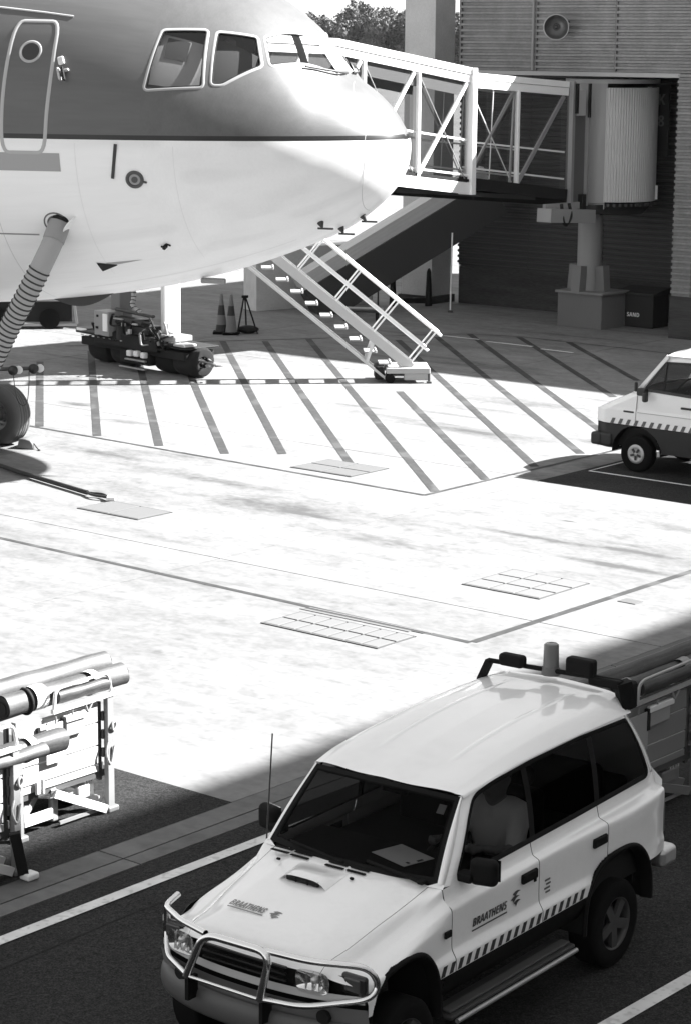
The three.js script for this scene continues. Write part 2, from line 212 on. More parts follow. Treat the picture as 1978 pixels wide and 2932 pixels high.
{
  const t = thing('airport_building', 'grey ribbed metal hall behind the boarding bridge at upper right', 'building', [0, 0, 0], ROT);
  const O = [2.3, -58.6], xM = B_(...O), zM = A_(...O), H = 8.75, xR = xM + 2.6, tL = 0.64, tr = 6.98;
  // main face x = xM, recessed face x = xR ; z runs along the face
  const js = [tL, 2.93, 5.23, 7.53, 9.83, 12.1, 14.4, 16.7, 19, 21.3, 23.6, 25.9];
  for (let i = 0; i + 1 < js.length; i++) obj('cladding_panel', cladding(zM + js[i] + 0.012, zM + js[i + 1] - 0.012, js[i] < tr - 1 ? 6.18 : 1.0, H, xM), cladMat, t);
  const p2 = 6.98; obj('cladding_panel', cladding(zM + p2, zM + 7.52, 1.0, 6.17, xM), cladMat, t);
  const rs = [-1.3, 1.0, 3.3, 5.6, 6.98]; for (let i = 0; i + 1 < rs.length; i++) obj('cladding_panel', cladding(zM + rs[i] + .012, zM + rs[i + 1] - .012, 1.0, 6.1, xR), cladShade, t);
  obj('joint_strip', js.slice(1).map((z, i) => bx(xM - 0.02, i < 2 ? (6.2 + H) / 2 : H / 2 + .5, zM + z, 0.06, i < 2 ? H - 6.2 : H - 1, 0.05)), M(0.1, 0.5), t);
  obj('soffit_flashing', [bx(xM - 0.02, 6.12, zM + (tL + tr) / 2, 0.08, 0.1, tr - tL + .1)], M(0.3, 0.5, 0.2), t);
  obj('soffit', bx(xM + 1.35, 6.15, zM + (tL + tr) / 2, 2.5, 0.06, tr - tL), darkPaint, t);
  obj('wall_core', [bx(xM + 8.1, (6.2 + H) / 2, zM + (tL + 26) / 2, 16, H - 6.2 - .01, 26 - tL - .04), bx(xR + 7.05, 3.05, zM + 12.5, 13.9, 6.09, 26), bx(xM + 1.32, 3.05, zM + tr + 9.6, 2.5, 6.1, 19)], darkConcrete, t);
  obj('plinth', [bx(xR - 0.03, 0.5, zM + 2.9, 0.14, 1.0, 8.2), bx(xM - 0.02, 0.5, zM + tr + 9.5, 0.12, 1.0, 19)], darkConcrete, t);  // plinth darkened along with the recess, shade put into its colour
  obj('added_shade_storey', bx(xM + 9.5, H + 1.4, zM + (tL + 26) / 2, 13, 2.8, 26 - tL - .1), darkMetal, t);  // unseen storey added to keep the pillar in shade
  obj('roof', bx(xM + 8.1, H + 0.11, zM + (tL + 26) / 2, 16.3, 0.22, 26 - tL + .2), darkMetal, t);
  obj('corner_trim', bx(xM - .01, (6.2 + H) / 2, zM + tL, 0.09, H - 6.2, 0.06), M(0.08, 0.5), t);
  obj('drainpipe', rod([xM - 0.06, 6.2, zM + 2.86], [xM - 0.06, H, zM + 2.86], 0.04), M(0.2, 0.5, 0.2), t);
}
{ // round horn-like floodlight on the wall
  const a = zz => zz, O = [2.3, -58.6], xM = B_(...O), z = A_(4.75, -56.6) + .62;
  const p = ab(z, xM - 0.42); const t = thing('floodlight', 'round dark floodlight dish fixed to the ribbed wall', 'floodlight', [p.x, 7.22, p.z], ROT);
  const ax = V(-.83, -.05, .556).normalize(), qd = new THREE.Quaternion().setFromUnitVectors(V(0, 1, 0), ax);
  obj('dish', lathe([[0.02, -.05], [0.1, -0.04], [0.2, 0.0], [0.27, 0.1], [0.285, 0.16], [0.3, 0.16], [0.3, 0.14], [0.29, 0.08], [0.22, -0.03], [0.12, -0.1], [0.1, -0.2], [0, -0.21]], 40).applyQuaternion(qd), M(0.11, 0.4, 0.5), t); obj('rim_ring', new THREE.TorusGeometry(.295, .014, 8, 40).rotateX(Math.PI / 2).translate(0, .16, 0).applyQuaternion(qd), M(.3, .4, .3), t);
  obj('bulb', [new THREE.SphereGeometry(0.055, 14, 10), new THREE.CylinderGeometry(.09, .09, .05, 20).translate(0, -.04, 0)].map(g => g.applyQuaternion(qd)), M(0.03, 0.3), t);
  obj('bracket', [rod([0.1, 0, .1], [0.44, 0, 0.0], 0.03), bx(0.43, 0, 0, 0.03, 0.3, 0.2)], darkMetal, t);
}
{ // free-standing concrete pillar
  const t = thing('concrete_pillar', 'tall square concrete pillar rising left of the ribbed hall', 'pillar', [2.24, 0, -60.93], ROT);
  obj('shaft', uvMap(new THREE.BoxGeometry(0.85, 14, 1.0).translate(0.425, 7, -0.5), (x, y, z) => [(x + z) / 3, y / 3]), wallConcrete, t);
  obj('base_collar', bx(0.425, 0.1, -0.5, 1.0, 0.2, 1.15), darkConcrete, t);
}
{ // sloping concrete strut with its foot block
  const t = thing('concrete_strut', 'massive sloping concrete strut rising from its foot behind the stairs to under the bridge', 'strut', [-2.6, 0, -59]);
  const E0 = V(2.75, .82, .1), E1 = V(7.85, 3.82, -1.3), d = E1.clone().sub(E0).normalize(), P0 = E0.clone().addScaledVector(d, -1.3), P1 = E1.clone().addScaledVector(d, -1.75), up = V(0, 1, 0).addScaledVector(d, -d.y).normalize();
  obj('strut', beam(P0, P1, .8, 1.0), M(.035, .8), t); obj('strut_lit_top', beam(P0.clone().addScaledVector(up, .68).add(V(0, 0, -.1)), P1.clone().addScaledVector(up, .68).add(V(0, 0, -.1)), .8, .36), wallConcrete, t);  // one concrete strut: shaded side painted dark, sky-lit top painted pale
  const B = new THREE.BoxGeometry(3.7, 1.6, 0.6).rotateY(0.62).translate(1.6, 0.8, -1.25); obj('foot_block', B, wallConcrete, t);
}
{ const t = thing('marker_pole', 'thin white pole at the left corner of the ribbed hall', 'pole', [2.66, 0, -59.0]); obj('pole', rod([0, 0, 0], [0.02, 2.05, 0], 0.02), M(0.85, 0.4), t); obj('pole_foot', rb(0, 0.03, 0, 0.14, 0.06, 0.14, 0.01), darkMetal, t); }
{ // black sand bin
  const p = [7.05, -56.15], t = thing('sand_bin', 'black bin lettered SAND against the hall wall', 'bin', [p[0], 0, p[1]], ROT + Math.PI / 2 * 0);
  obj('bin_body', rb(0.35, 0.4, 0, 0.7, 0.8, 1.1, 0.02), M(0.012, 0.8), t);
  const s = new THREE.Shape(); s.moveTo(-0.04, 0); s.lineTo(0.74, 0); s.lineTo(0.74, 0.16); s.lineTo(-0.04, 0.05); const lid = new THREE.ExtrudeGeometry(s, { depth: 1.16, bevelEnabled: false }).translate(0, 0.8, -0.58); obj('lid', lid, M(0.015, 0.7), t);
  const g = text('SAND', 0.1, 0.004), w = g.boundingBox.max.x; g.translate(-w / 2, 0, 0).rotateY(-Math.PI / 2).translate(-0.006, 0.26, -0.02); obj('lettering', g, M(0.8, 0.6), t);
}
// small things along the back
{
  const t1 = thing('traffic_cone', 'banded traffic cone left of the pair under the aircraft nose', 'traffic cone', [-2.98, 0, -54.29]);
  const cone = (t, k) => { obj('cone_base', rb(0, 0.03, 0, 0.4, 0.06, 0.4, 0.02), rubber, t); const seg = (y0, y1, m, n) => obj(n, new THREE.CylinderGeometry(lerp(.15, .03, y1 / .95), lerp(.15, .03, y0 / .95), y1 - y0, 18, 1).translate(0, (y0 + y1) / 2, 0), m, t); seg(0.06, 0.22, k, 'cone_band'); seg(0.22, 0.45, M(.16, .7), 'cone_band'); seg(0.45, 0.68, M(0.03, 0.7), 'cone_band'); seg(0.68, 0.95, M(.16, .7), 'cone_tip'); };
  cone(t1, M(0.02, 0.7));
  const t2 = thing('traffic_cone', 'paler banded traffic cone right of the pair under the aircraft nose', 'traffic cone', [-2.74, 0, -54.15]); cone(t2, M(.16, .7));
  const t3 = thing('tripod_stand', 'dark folding tripod stand beside the two banded cones', 'stand', [-2.4, 0, -54.35]); obj('leg', rod([-.2, 0, .1], [-.05, .85, 0], 0.02), black, t3); obj('leg', rod([.28, 0, .1], [.0, .85, 0], 0.02), black, t3); obj('leg', rod([0, 0, -.3], [-.02, .85, 0], 0.02), black, t3); obj('head', rb(-.02, .88, 0, .16, .06, .1, .01), black, t3); obj('weight_bag', new THREE.SphereGeometry(0.2, 16, 10).scale(1.3, .5, .8).translate(.05, .1, 0), black, t3);
  const t4 = thing('ring_post', 'thin post topped with a ring, seen between the stair rails', 'post', [0.8, 0, -59.3]); obj('post', rod([0, 0, 0], [0, 0.62, 0], 0.022), darkPaint, t4); obj('ring', new THREE.TorusGeometry(0.11, 0.018, 8, 24).translate(0, 0.73, 0), greyMetal, t4); obj('foot', bx(0, 0.02, 0, .3, .04, .3), darkPaint, t4);
  const t5 = thing('bar_stack', 'low stack of metal bars on trestles behind the stair rails', 'metal bars', [0.35, 0, -57.2]); for (let k = 0; k < 4; k++) obj('bar', rod([-.55 + .06 * k, .24 + .07 * (k % 2), -.15 + .1 * k], [.55, .22 + .07 * (k % 2), -.1 + .1 * k], 0.025), k % 2 ? greyMetal : darkMetal, t5); for (const x of [-.4, .4]) obj('trestle', [bx(x, .1, 0, .08, .2, .5)], black, t5);
  const t6 = thing('tyre_bollards', 'two black bollards joined by a plank in front of the concrete pillar', 'bollards', [1.75, 0, -60.4], 0.1); for (const x of [-.55, .4]) obj('bollard', lathe([[0, 0], [.1, 0], [.09, .2], [.06, .9], [.03, .98], [0, 1]], 14).translate(x, 0, 0), black, t6); obj('plank', bx(-.08, .14, 0, 1.0, .14, .1), black, t6);
  const t7 = thing('ground_trolley', 'low black trolley under the aircraft belly at the left edge', 'trolley', [-7.55, 0, -55.4], 0.1); obj('bed', rb(-.1, .42, 0, 2.0, .5, 1.0, .03), black, t7); obj('edge_rail', [beam([-1.1, .72, .52], [.92, .72, .52], .05, .06), beam([.93, .72, .52], [1.0, .12, .52], .05, .06), beam([-1.1, .1, .52], [1.0, .1, .52], .05, .06)], greyPaint, t7); for (const x of [-.9, .35]) obj('wheel', new THREE.CylinderGeometry(.25, .25, .14, 24).rotateX(Math.PI / 2).translate(x, .25, .5), rubber, t7);
}
// ------------------------------------------------------------------ trees beyond the field
{
  const leaf = M(1, 0.9, 0, { map: greyTex(64, 64, (u, v) => 0.06 + 0.06 * vn(u * 8, v * 8, 61, 8)) }), leafD = M(0.05, 0.9), bark = M(0.06, 0.9);
  function crownGeo(h, conifer, s0) {
    seed = s0; const P = [], N = 4200; const blobs = []; if (!conifer) for (let k = 0; k < 14; k++) { const y = lerp(.3, .92, rnd()), r = (1 - Math.abs(y - .5) * 1.25) * 0.2 * h, a = rnd() * 6.28; blobs.push([Math.cos(a) * r * rnd(), y * h, Math.sin(a) * r * rnd(), h * lerp(.07, .13, rnd())]); }
    for (let i = 0; i < N; i++) {
      let x, y, z; if (conifer) { const t = Math.pow(rnd(), 0.7); y = h * (1 - t * .88); const r = h * 0.17 * t * (0.55 + 0.45 * Math.abs(Math.sin(t * 26))) * Math.sqrt(rnd()), a = rnd() * 6.28; x = r * Math.cos(a); z = r * Math.sin(a); }
      else { const b = blobs[Math.floor(rnd() * 14)], u = rnd() * 2 - 1, a = rnd() * 6.28, q = Math.sqrt(1 - u * u), r = b[3] * Math.pow(rnd(), .25); x = b[0] + r * q * Math.cos(a); y = b[1] + r * u * 1.2; z = b[2] + r * q * Math.sin(a); }
      const s = h * 0.024 * (0.6 + rnd()), c = V(x, y, z); for (let k = 0; k < 3; k++) P.push(c.x + (rnd() - .5) * 2 * s, c.y + (rnd() - .5) * 2 * s, c.z + (rnd() - .5) * 2 * s);
    }
    const g = new THREE.BufferGeometry(); g.setAttribute('position', new THREE.Float32BufferAttribute(P, 3)); g.computeVertexNormals(); return uvMap(g, (x, y, z) => [x / 3, y / 3]);
  }
  const protos = [0, 1, 2, 3].map(k => { const h = 12; return { c: crownGeo(h, k === 3, 100 + k), t: mergeGeometries([new THREE.CylinderGeometry(.1, .24, h * .75, 8).translate(0, h * .375, 0), rod([0, h * .4, 0], [1.2, h * .65, .4], .07, 6), rod([0, h * .45, 0], [-1.1, h * .7, -.3], .07, 6)].map(g => g.toNonIndexed())) }; });
  // [column in the row, height, kind]
  const T = [[-7.6, 10.6, 0], [-5.5, 11.4, 1], [-3.6, 10.6, 2], [-1.5, 10.5, 0], [0.5, 12.4, 1], [2.3, 12.9, 2], [4.2, 11.2, 0], [6.1, 12.4, 1], [7.9, 12.0, 0], [9.6, 11.4, 2], [11.3, 11.9, 1], [13.2, 12.4, 0], [15.0, 11.4, 2], [16.6, 11.0, 3], [18.0, 11.2, 3], [19.5, 10.6, 2], [21.3, 11.7, 1], [23.3, 10.9, 3], [-10, 10.8, 2], [-12.3, 11.5, 0]];
  const back = T.map(([x, h, k], i) => [x + 1.0, h * 0.92, (k + 1 + i) % 3, 1]);
  [...T, ...back].forEach(([x, h, k, far], i) => {
    const o = thing('tree', k === 3 ? 'slender spruce standing in the distant row of trees' : far ? 'leafy tree in the back rank of the distant row' : 'leafy tree in the front rank of the distant row', 'tree', [x - 0.4, 0, -350 - (far ? 9 : (i % 3) * 2)], i * 1.7, k === 3 ? 'distant spruces' : far ? 'back rank of distant trees' : 'front rank of distant trees');
    o.scale.set(h / 12 * 1.05, h / 12, h / 12 * 1.05); const c = new THREE.Mesh(protos[k].c, (i % 5 === 2 || k === 3) ? leafD : leaf); c.name = 'crown'; c.castShadow = true; o.add(c); const tr = new THREE.Mesh(protos[k].t, bark); tr.name = 'trunk'; o.add(tr);
  });
}
// ------------------------------------------------------------------ aircraft
{
  const t = thing('airliner', 'large white and grey airliner with dark cheat line, nose pointing right', 'airliner', [0.946, 0, -36.6], 70 * Math.PI / 180);
  // local frame: z to the nose tip, starboard side is -x; s = metres aft of the nose tip, l = metres to starboard
  const top = pch([0, .05, .2, .42, .64, 1.02, 1.43, 1.77, 2.5, 3.5, 5, 7, 9, 12, 30], [5.22, 5.42, 5.63, 5.9, 6.09, 6.36, 6.86, 7.2, 7.68, 8.05, 8.32, 8.43, 8.45, 8.45, 8.45]);
  const bot = pch([0, .025, .15, .33, .55, 1, 1.54, 2.28, 2.79, 3.79, 4.8, 6.05, 7.3, 9, 12, 30], [5.2, 4.95, 4.68, 4.45, 4.25, 3.92, 3.66, 3.37, 3.2, 2.93, 2.73, 2.56, 2.45, 2.42, 2.42, 2.42]);
  const wid = pch([0, .05, .2, .5, 1, 1.5, 2, 3, 4, 5, 6, 7, 9, 12, 30], [.01, .28, .63, 1.05, 1.5, 1.84, 2.1, 2.49, 2.73, 2.87, 2.95, 2.99, 3.01, 3.01, 3.01]);
  const mid = s => 5.21 + 0.21 * Math.min(s / 4, 1);
  const pt = (s, th) => { const c = Math.cos(th), m = mid(s); return V(-wid(s) * Math.sin(th), m + c * (c > 0 ? top(s) - m : m - bot(s)), -s); };
  const thH = (s, h) => { const m = mid(s); return Math.acos(clamp(h > m ? (h - m) / (top(s) - m) : (h - m) / (m - bot(s)), -1, 1)); };
  const thL = (s, l, h) => { const m = mid(s), v = (h - m) / (h > m ? top(s) - m : m - bot(s)); return Math.atan2(l / wid(s), v); };
  const nrm = (s, th) => { const a = pt(s + .01, th).sub(pt(Math.max(0.002, s - .01), th)), b = pt(s, th + .01).sub(pt(s, th - .01)); const n = a.cross(b).normalize(); const p = pt(s, th); if (n.x * p.x + n.y * (p.y - mid(s)) < 0) n.negate(); return n; };
  const off = (s, th, d) => pt(s, th).addScaledVector(nrm(s, th), d);
  // cockpit window outlines in (s, l, h), starboard
  const W3 = [[3.283, 1.987, 6.947], [2.682, 1.716, 6.952], [2.582, 2.128, 6.135], [3.391, 2.421, 6.096]], W2 = [[2.525, 1.65, 6.926], [2.019, 1.351, 6.864], [1.845, 1.58, 6.44], [2.307, 1.993, 6.17], [2.44, 2.054, 6.169]], W1 = [[1.912, 1.249, 6.865], [1.462, 0.304, 6.87], [1.032, 0.374, 6.335], [1.724, 1.485, 6.456]];
  const dense = w => { const N = w.length, out = [], mix = (a, b, t) => a.map((x, k) => lerp(x, b[k], t)); for (let i = 0; i < N; i++) { const p = w[i], a = w[(i + N - 1) % N], b = w[(i + 1) % N], d = (x, y) => Math.hypot(...x.map((q, k) => q - y[k])), r = .045, s0 = mix(p, a, r / d(p, a)), e = mix(p, b, r / d(p, b)), n2 = mix(b, p, r / d(p, b)); for (let k = 0; k <= 4; k++) { const t = k / 4; out.push(p.map((x, c) => (1 - t) ** 2 * s0[c] + 2 * t * (1 - t) * x + t * t * e[c])); } for (let k = 1; k < 10; k++) out.push(mix(e, n2, k / 10)); } return out.map(q => [q[0], thL(...q)]); };
  const win = [W1, W2, W3].map(dense);
  const mirror = P => P.map(p => [p[0], -p[1]]);
  const holes = [...win, ...win.map(mirror)];
  const sList = []; for (let i = 0; i <= 34; i++) sList.push(0.985 * Math.pow(i / 34, 1.7)); for (let i = 1; i <= 200; i++) sList.push(.985 + i * 0.0123); for (let i = 1; i <= 46; i++) sList.push(3.445 + 16 * Math.pow(i / 46, 1.3));
  const ns = sList.length - 1, S = u => { const k = Math.min(ns - 1, Math.floor(u * ns + 1e-9)); return lerp(sList[k], sList[k + 1], u * ns - k); };
  const grey = M(1, 0.45, 0, { clearcoat: .25, clearcoatRoughness: 0.4, map: greyTex(512, 512, (u, v) => .08 + .012 * (vn(u * 40, v * 60, 75, 40) - .5) + .012 * (vn(u * 200, v * 260, 76, 200) - .5)) }), hull = M(1, 0.4, 0, { clearcoat: 0.2, clearcoatRoughness: 0.3, map: greyTex(512, 512, (u, v) => 0.79 + 0.05 * (vn(u * 10, v * 30, 71, 10) - .5) - 0.05 * sm(.62, .9, vn(u * 5, v * 24, 72, 5)) + .03 * (vn(u * 200, v * 200, 73, 200) - .5)) });
  const h1 = 5.345, h2 = 5.42;
  const capS = s => Math.max(s, 0.0005);
  obj('fuselage_upper', grid(ns, 280, (u, v) => { const s = capS(S(u)), T = thH(s, h2); return pt(s, lerp(T, -T, v)); }, (u, v) => { const s = S(u); if (s < 1 || s > 3.45) return false; const T = thH(s, h2), th = lerp(T, -T, v); return holes.some(P => inPoly(s, th, P)); }), grey, t);
  obj('cheat_line', [1, -1].map(d => grid(ns, 4, (u, v) => { const s = capS(S(u)); return pt(s, d * lerp(thH(s, h1), thH(s, h2), v)); })), M(0.012, 0.3), t);
  obj('fuselage_lower', grid(ns, 120, (u, v) => { const s = capS(S(u)), T = thH(s, h1); return pt(s, lerp(T, 2 * Math.PI - T, v)); }), hull, t);
  // strips and patches that follow the skin
  const basis = (a, th) => { const e = .004, Ps = pt(a + e, th).sub(pt(a - e, th)).multiplyScalar(.5 / e), Pt = pt(a, th + e).sub(pt(a, th - e)).multiplyScalar(.5 / e); return [Ps, Pt]; };
  const side2 = (P, i, closed) => { const N = P.length, a = P[closed ? (i + N - 1) % N : Math.max(0, i - 1)], b = P[closed ? (i + 1) % N : Math.min(N - 1, i + 1)], [s0, th0] = P[i], [Ps, Pt] = basis(Math.max(.01, s0), th0); const T = Ps.clone().multiplyScalar(b[0] - a[0]).addScaledVector(Pt, b[1] - a[1]).normalize(), n = Ps.clone().cross(Pt).normalize(), w = n.cross(T); const aa = Ps.dot(Ps), bb = Ps.dot(Pt), cc = Pt.dot(Pt), p = w.dot(Ps), q = w.dot(Pt), D = aa * cc - bb * bb; return [(p * cc - q * bb) / D, (q * aa - p * bb) / D]; };
  const ribbon = (P, w, d, closed = true) => { const N = P.length, sd = P.map((_, i) => side2(P, i, closed)); return grid(closed ? N : N - 1, 4, (u, v) => { const i = Math.round(u * (closed ? N : N - 1)) % N, k = (v - 0.5) * w; return off(P[i][0] + k * sd[i][0], P[i][1] + k * sd[i][1], d * (1 - Math.pow(2 * v - 1, 4)) + .002); }); };
  const frameP = (P, w) => { const sd = P.map((_, i) => side2(P, i, true)); let c0 = 0, c1 = 0; P.forEach(p => { c0 += p[0] / P.length; c1 += p[1] / P.length; }); let sg = 0; P.forEach((p, i) => { sg += (p[0] - c0) * sd[i][0] + (p[1] - c1) * sd[i][1]; }); sg = Math.sign(sg); return P.map((p, i) => [p[0] + sg * sd[i][0] * w / 2, p[1] + sg * sd[i][1] * w / 2]); };
  const frameM = M(0.3, 0.5);
  win.forEach((P, i) => [P, mirror(P)].forEach((Q, side) => {
    const f = new THREE.Group(); f.name = 'cockpit_window'; t.add(f);
    obj('frame', ribbon(frameP(Q, .046), .05, 0.006), frameM, f);
    obj('seal', ribbon(frameP(Q, -0.008), 0.022, 0.004), black, f);
    const c = [0, 0]; Q.forEach(p => { c[0] += p[0] / Q.length; c[1] += p[1] / Q.length; });
    obj('pane', grid(Q.length, 8, (u, v) => { const q = Q[Math.round(u * Q.length) % Q.length]; return off(lerp(c[0], q[0], v), lerp(c[1], q[1], v), -0.015); }), glass, f);
  }));
  // cockpit behind the windows
  const cock = new THREE.Group(); cock.name = 'cockpit'; t.add(cock);
  const dk = M(0.02, 0.8), mg = M(0.07, 0.8);
  obj('bulkhead', grid(40, 20, (u, v) => { const th = lerp(-1.6, 1.6, u); const p = pt(3.75, th); return V(p.x * (v * .985), mid(3.75) + (p.y - mid(3.75)) * v * .985, -3.75); }), mg, cock);
  obj('floor', bx(0, 5.5, -3.0, 3.9, 0.05, 1.3), dk, cock);
  obj('glareshield', rb(0, 6.22, -1.75, 2.2, 0.16, 0.6, .05), dk, cock);
  for (const x of [-.62, .62]) { const seat = new THREE.Group(); seat.name = 'pilot_seat'; cock.add(seat); obj('backrest', rb(x, 6.3, -2.75, .5, .75, .16, .06), M(.05, .8), seat); obj('headrest', rb(x, 6.77, -2.78, .3, .2, .12, .05), M(.3, .8), seat); }
  obj('overhead_panel', rb(0, 7.0, -2.5, .8, .08, .9, .02), M(.12, .7), cock);
  obj('reflection_panel', grid(14, 10, (u, v) => off(lerp(2.62, 3.36, u), lerp(thH(3, 6.92), thH(3, 6.16), v), -0.09)), M(.2, .6), cock);  // grey panel standing in for the reflection in the third window
  obj('dark_panel', grid(8, 6, (u, v) => off(lerp(2.86, 3.2, u), lerp(thH(3, 6.88), thH(3, 6.58), v), -0.075)), M(.02, .8), cock);
  obj('dark_sheet', grid(10, 8, (u, v) => off(lerp(1.9, 2.5, u), lerp(thH(2.2, 6.85), thH(2.2, 6.2), v), -0.16)), M(.02, .8), cock);  // dark sheet set behind the second window
  // wipers
  for (const k of [1, -1]) obj('wiper', pipe([off(1.0, k * thL(1.02, .12, 6.32), .03), off(1.05, k * .3, .06), off(1.35, k * thL(1.35, 1.0, 6.35), .045)], 0.018), darkMetal, t);
  // entry door
  const door = new THREE.Group(); door.name = 'entry_door'; t.add(door);
  const dP = roundPoly([[5.6, thH(5.5, 7.12)], [4.9, thH(5, 7.12)], [4.86, thH(5, 6.3)], [4.93, thH(5, 5.13)], [5.64, thH(5.5, 5.13)], [5.62, thH(5.5, 6.3)]], 0.12, 5, 6);
  obj('door_outline', ribbon(dP, 0.06, 0.006), M(0.36, .5), door);
  const hole = [], ring = []; for (let k = 0; k < 28; k++) { const a = k / 28 * 6.2832; ring.push([5.262 + .165 * Math.cos(a), thH(5.26, 6.66) + .165 * Math.sin(a) / 2.9]); }
  obj('porthole_rim', ribbon(ring, 0.045, 0.008), M(0.34, .4), door);
  obj('porthole', grid(28, 3, (u, v) => { const a = u * 6.2832; return off(5.262 + .14 * v * Math.cos(a), thH(5.26, 6.66) + .14 * v * Math.sin(a) / 2.9, .003); }), M(0.02, 0.05), door);
  obj('sill_plate', grid(20, 8, (u, v) => off(lerp(4.7, 6.2, u), thH(lerp(4.7, 6.2, u), lerp(4.85, 5.13, v)), .004)), M(0.3, .5), door);
  obj('rain_gutter', ribbon([[6.0, thH(6, 7.33)], [5.7, thH(5.7, 7.3)], [5.2, thH(5.2, 7.25)], [4.7, thH(4.7, 7.19)]], 0.025, .02, false), M(0.6, .4), t);
  // small fittings
  const fit = (name, s, h, g, m) => { const th = thH(s, h), p = off(s, th, 0), n = nrm(s, th); const k = Array.isArray(g) ? geo(g) : g; k.applyQuaternion(new THREE.Quaternion().setFromUnitVectors(V(0, 0, 1), n)); k.translate(p.x, p.y, p.z); return obj(name, k, m, t); };
  fit('angle_sensor', 4.735, 6.52, [rb(0, 0, .02, .1, .13, .05, .02)], M(.6, .4)); fit('angle_sensor', 4.69, 6.36, [rb(.03, 0, .02, .16, .05, .05, .02), rb(-.05, -.04, .05, .04, .2, .09, .015)], M(.4, .4)); fit('vane', 4.66, 6.33, [rb(0, -.02, .07, .04, .22, .06, .015)], black);
  fit('dark_strip', 3.845, 5.02, [bx(0, 0, .004, .05, .54, .012)], M(.03, .6));
  fit('static_port', 3.56, 4.745, [new THREE.TorusGeometry(.115, .03, 8, 24), new THREE.CylinderGeometry(.05, .05, .03, 16).rotateX(Math.PI / 2), rb(.16, 0, .01, .07, .03, .03, .01)], M(.06, .5)); fit('port_disc', 3.56, 4.745, [new THREE.CylinderGeometry(.095, .095, .012, 20).rotateX(Math.PI / 2)], M(.3, .5));
  const probe = (s, l, h) => { const th = thL(s, l, h), p = off(s, th, 0), n = nrm(s, th); obj('pitot_probe', [align(new THREE.ConeGeometry(.06, .14, 10).rotateX(Math.PI / 2), p, p.clone().addScaledVector(n, .12)), rod(p.clone().addScaledVector(n, .11).add(V(0, 0, -.08)), p.clone().addScaledVector(n, .11).add(V(0, 0, .18)), .016)], M(.03, .4), t); };
  probe(1.153, .832, 4.055); probe(1.02, .278, 3.933); probe(.72, .1, 4.13);
  obj('belly_inlet', grid(8, 6, (u, v) => { const s = lerp(4.6, 4.3, u), th = thL(4.5, 1.66, 3.32); return off(s, th + (v - .5) * .1 * (1 - u * .9), .006); }), black, t);
  obj('inlet_ramp', grid(14, 4, (u, v) => { const s = lerp(4.45, 3.85, u), th = thL(4.3, 1.66, 3.36); return off(s, th - .01 + (v - .5) * .035 * (1 - u), .005); }), M(.3, .5), t);
  fit('drain_mast', 3.395, 3.685, [rb(0, 0, .03, .05, .1, .06, .01), bx(.03, .05, .01, .08, .02, .02), bx(.0, -.05, .01, .09, .02, .02)], black);
  obj('radome_seam', ribbon(Array.from({ length: 40 }, (_, i) => { const th = lerp(.12, Math.PI - .1, i / 39); return [lerp(.86, .4, sm(0, 1.2, th)) + .2 * sm(1.7, 3, th), th]; }), 0.008, .001, false), M(.4, .5), t);
  for (const [s0, a0, b0] of [[5.9, 1.75, 2.9]]) obj('panel_seam', ribbon(Array.from({ length: 20 }, (_, i) => [s0, lerp(a0, b0, i / 19)]), 0.009, .001, false), M(.5, .5), t);
  for (const s0 of [2.95, 4.45]) obj('skin_joint', ribbon(Array.from({ length: 24 }, (_, i) => [s0, lerp(1.62, 2.6, i / 23)]), .005, .0006, false), M(.62, .6), t);
  obj('panel_seam', ribbon(Array.from({ length: 30 }, (_, i) => [lerp(5.3, 8, i / 29), thH(lerp(5.3, 8, i / 29), 3.83)]), 0.03, .002, false), M(.25, .5), t);
  obj('panel_seam', ribbon(Array.from({ length: 30 }, (_, i) => [lerp(1.6, 5.2, i / 29), thL(3, 1.0, 3.2) ]), 0.007, .001, false), M(.55, .5), t);
  obj('belly_aerial', [rb(-.35, 3.0, -3.2, .12, .09, .42, .03)], M(.25, .5), t);
  obj('gear_bay_door', [grid(16, 6, (u, v) => { const s = lerp(5.0, 6.1, u); return pt(s, Math.PI - .12 + .0 * v).add(V(0, -.16 * v * Math.sin(u * 3.1), 0)); })], M(.04, .6), t);
  // ground-air coupling on the belly
  fit('air_coupling', 4.96, 4.03, [new THREE.TorusGeometry(.19, .012, 8, 24), new THREE.CylinderGeometry(.14, .14, .02, 24).rotateX(Math.PI / 2)], M(.12, .5)); fit('coupling_door', 4.72, 4.0, [new THREE.CylinderGeometry(.19, .19, .015, 24).rotateX(Math.PI / 2).rotateY(1.1)], M(.75, .4));
  // nose gear
  const gear = new THREE.Group(); gear.name = 'nose_gear'; t.add(gear);
  const loc = (x, y, z) => t.worldToLocal(V(x, y, z)); t.updateMatrixWorld(true);
  const yawG = 35 * Math.PI / 180, axn = V(-Math.sin(yawG), 0, Math.cos(yawG)), Rt = .52;
  const tyreG = () => lathe([[.26, -.17], [.33, -.19], [.42, -.195], [.485, -.175], [.515, -.13], [.516, -.1], [.505, -.095], [.505, -.085], [.518, -.08], [.52, -.035], [.508, -.03], [.508, -.02], [.521, -.012], [.521, .012], [.508, .02], [.508, .03], [.52, .035], [.518, .08], [.505, .085], [.505, .095], [.516, .1], [.515, .13], [.485, .175], [.42, .195], [.33, .19], [.26, .17]], 48);
  const rimG = () => mergeGeometries([lathe([[0, .06], [.1, .07], [.12, .12], [.2, .1], [.26, .14], [.27, .17], [.26, -.17], [.2, -.1], [.1, -.12], [0, -.1]], 32).toNonIndexed(), ...Array.from({ length: 8 }, (_, k) => new THREE.CylinderGeometry(.02, .02, .05, 8).translate(.16 * Math.cos(k * .785), .12, .16 * Math.sin(k * .785)).toNonIndexed())]);
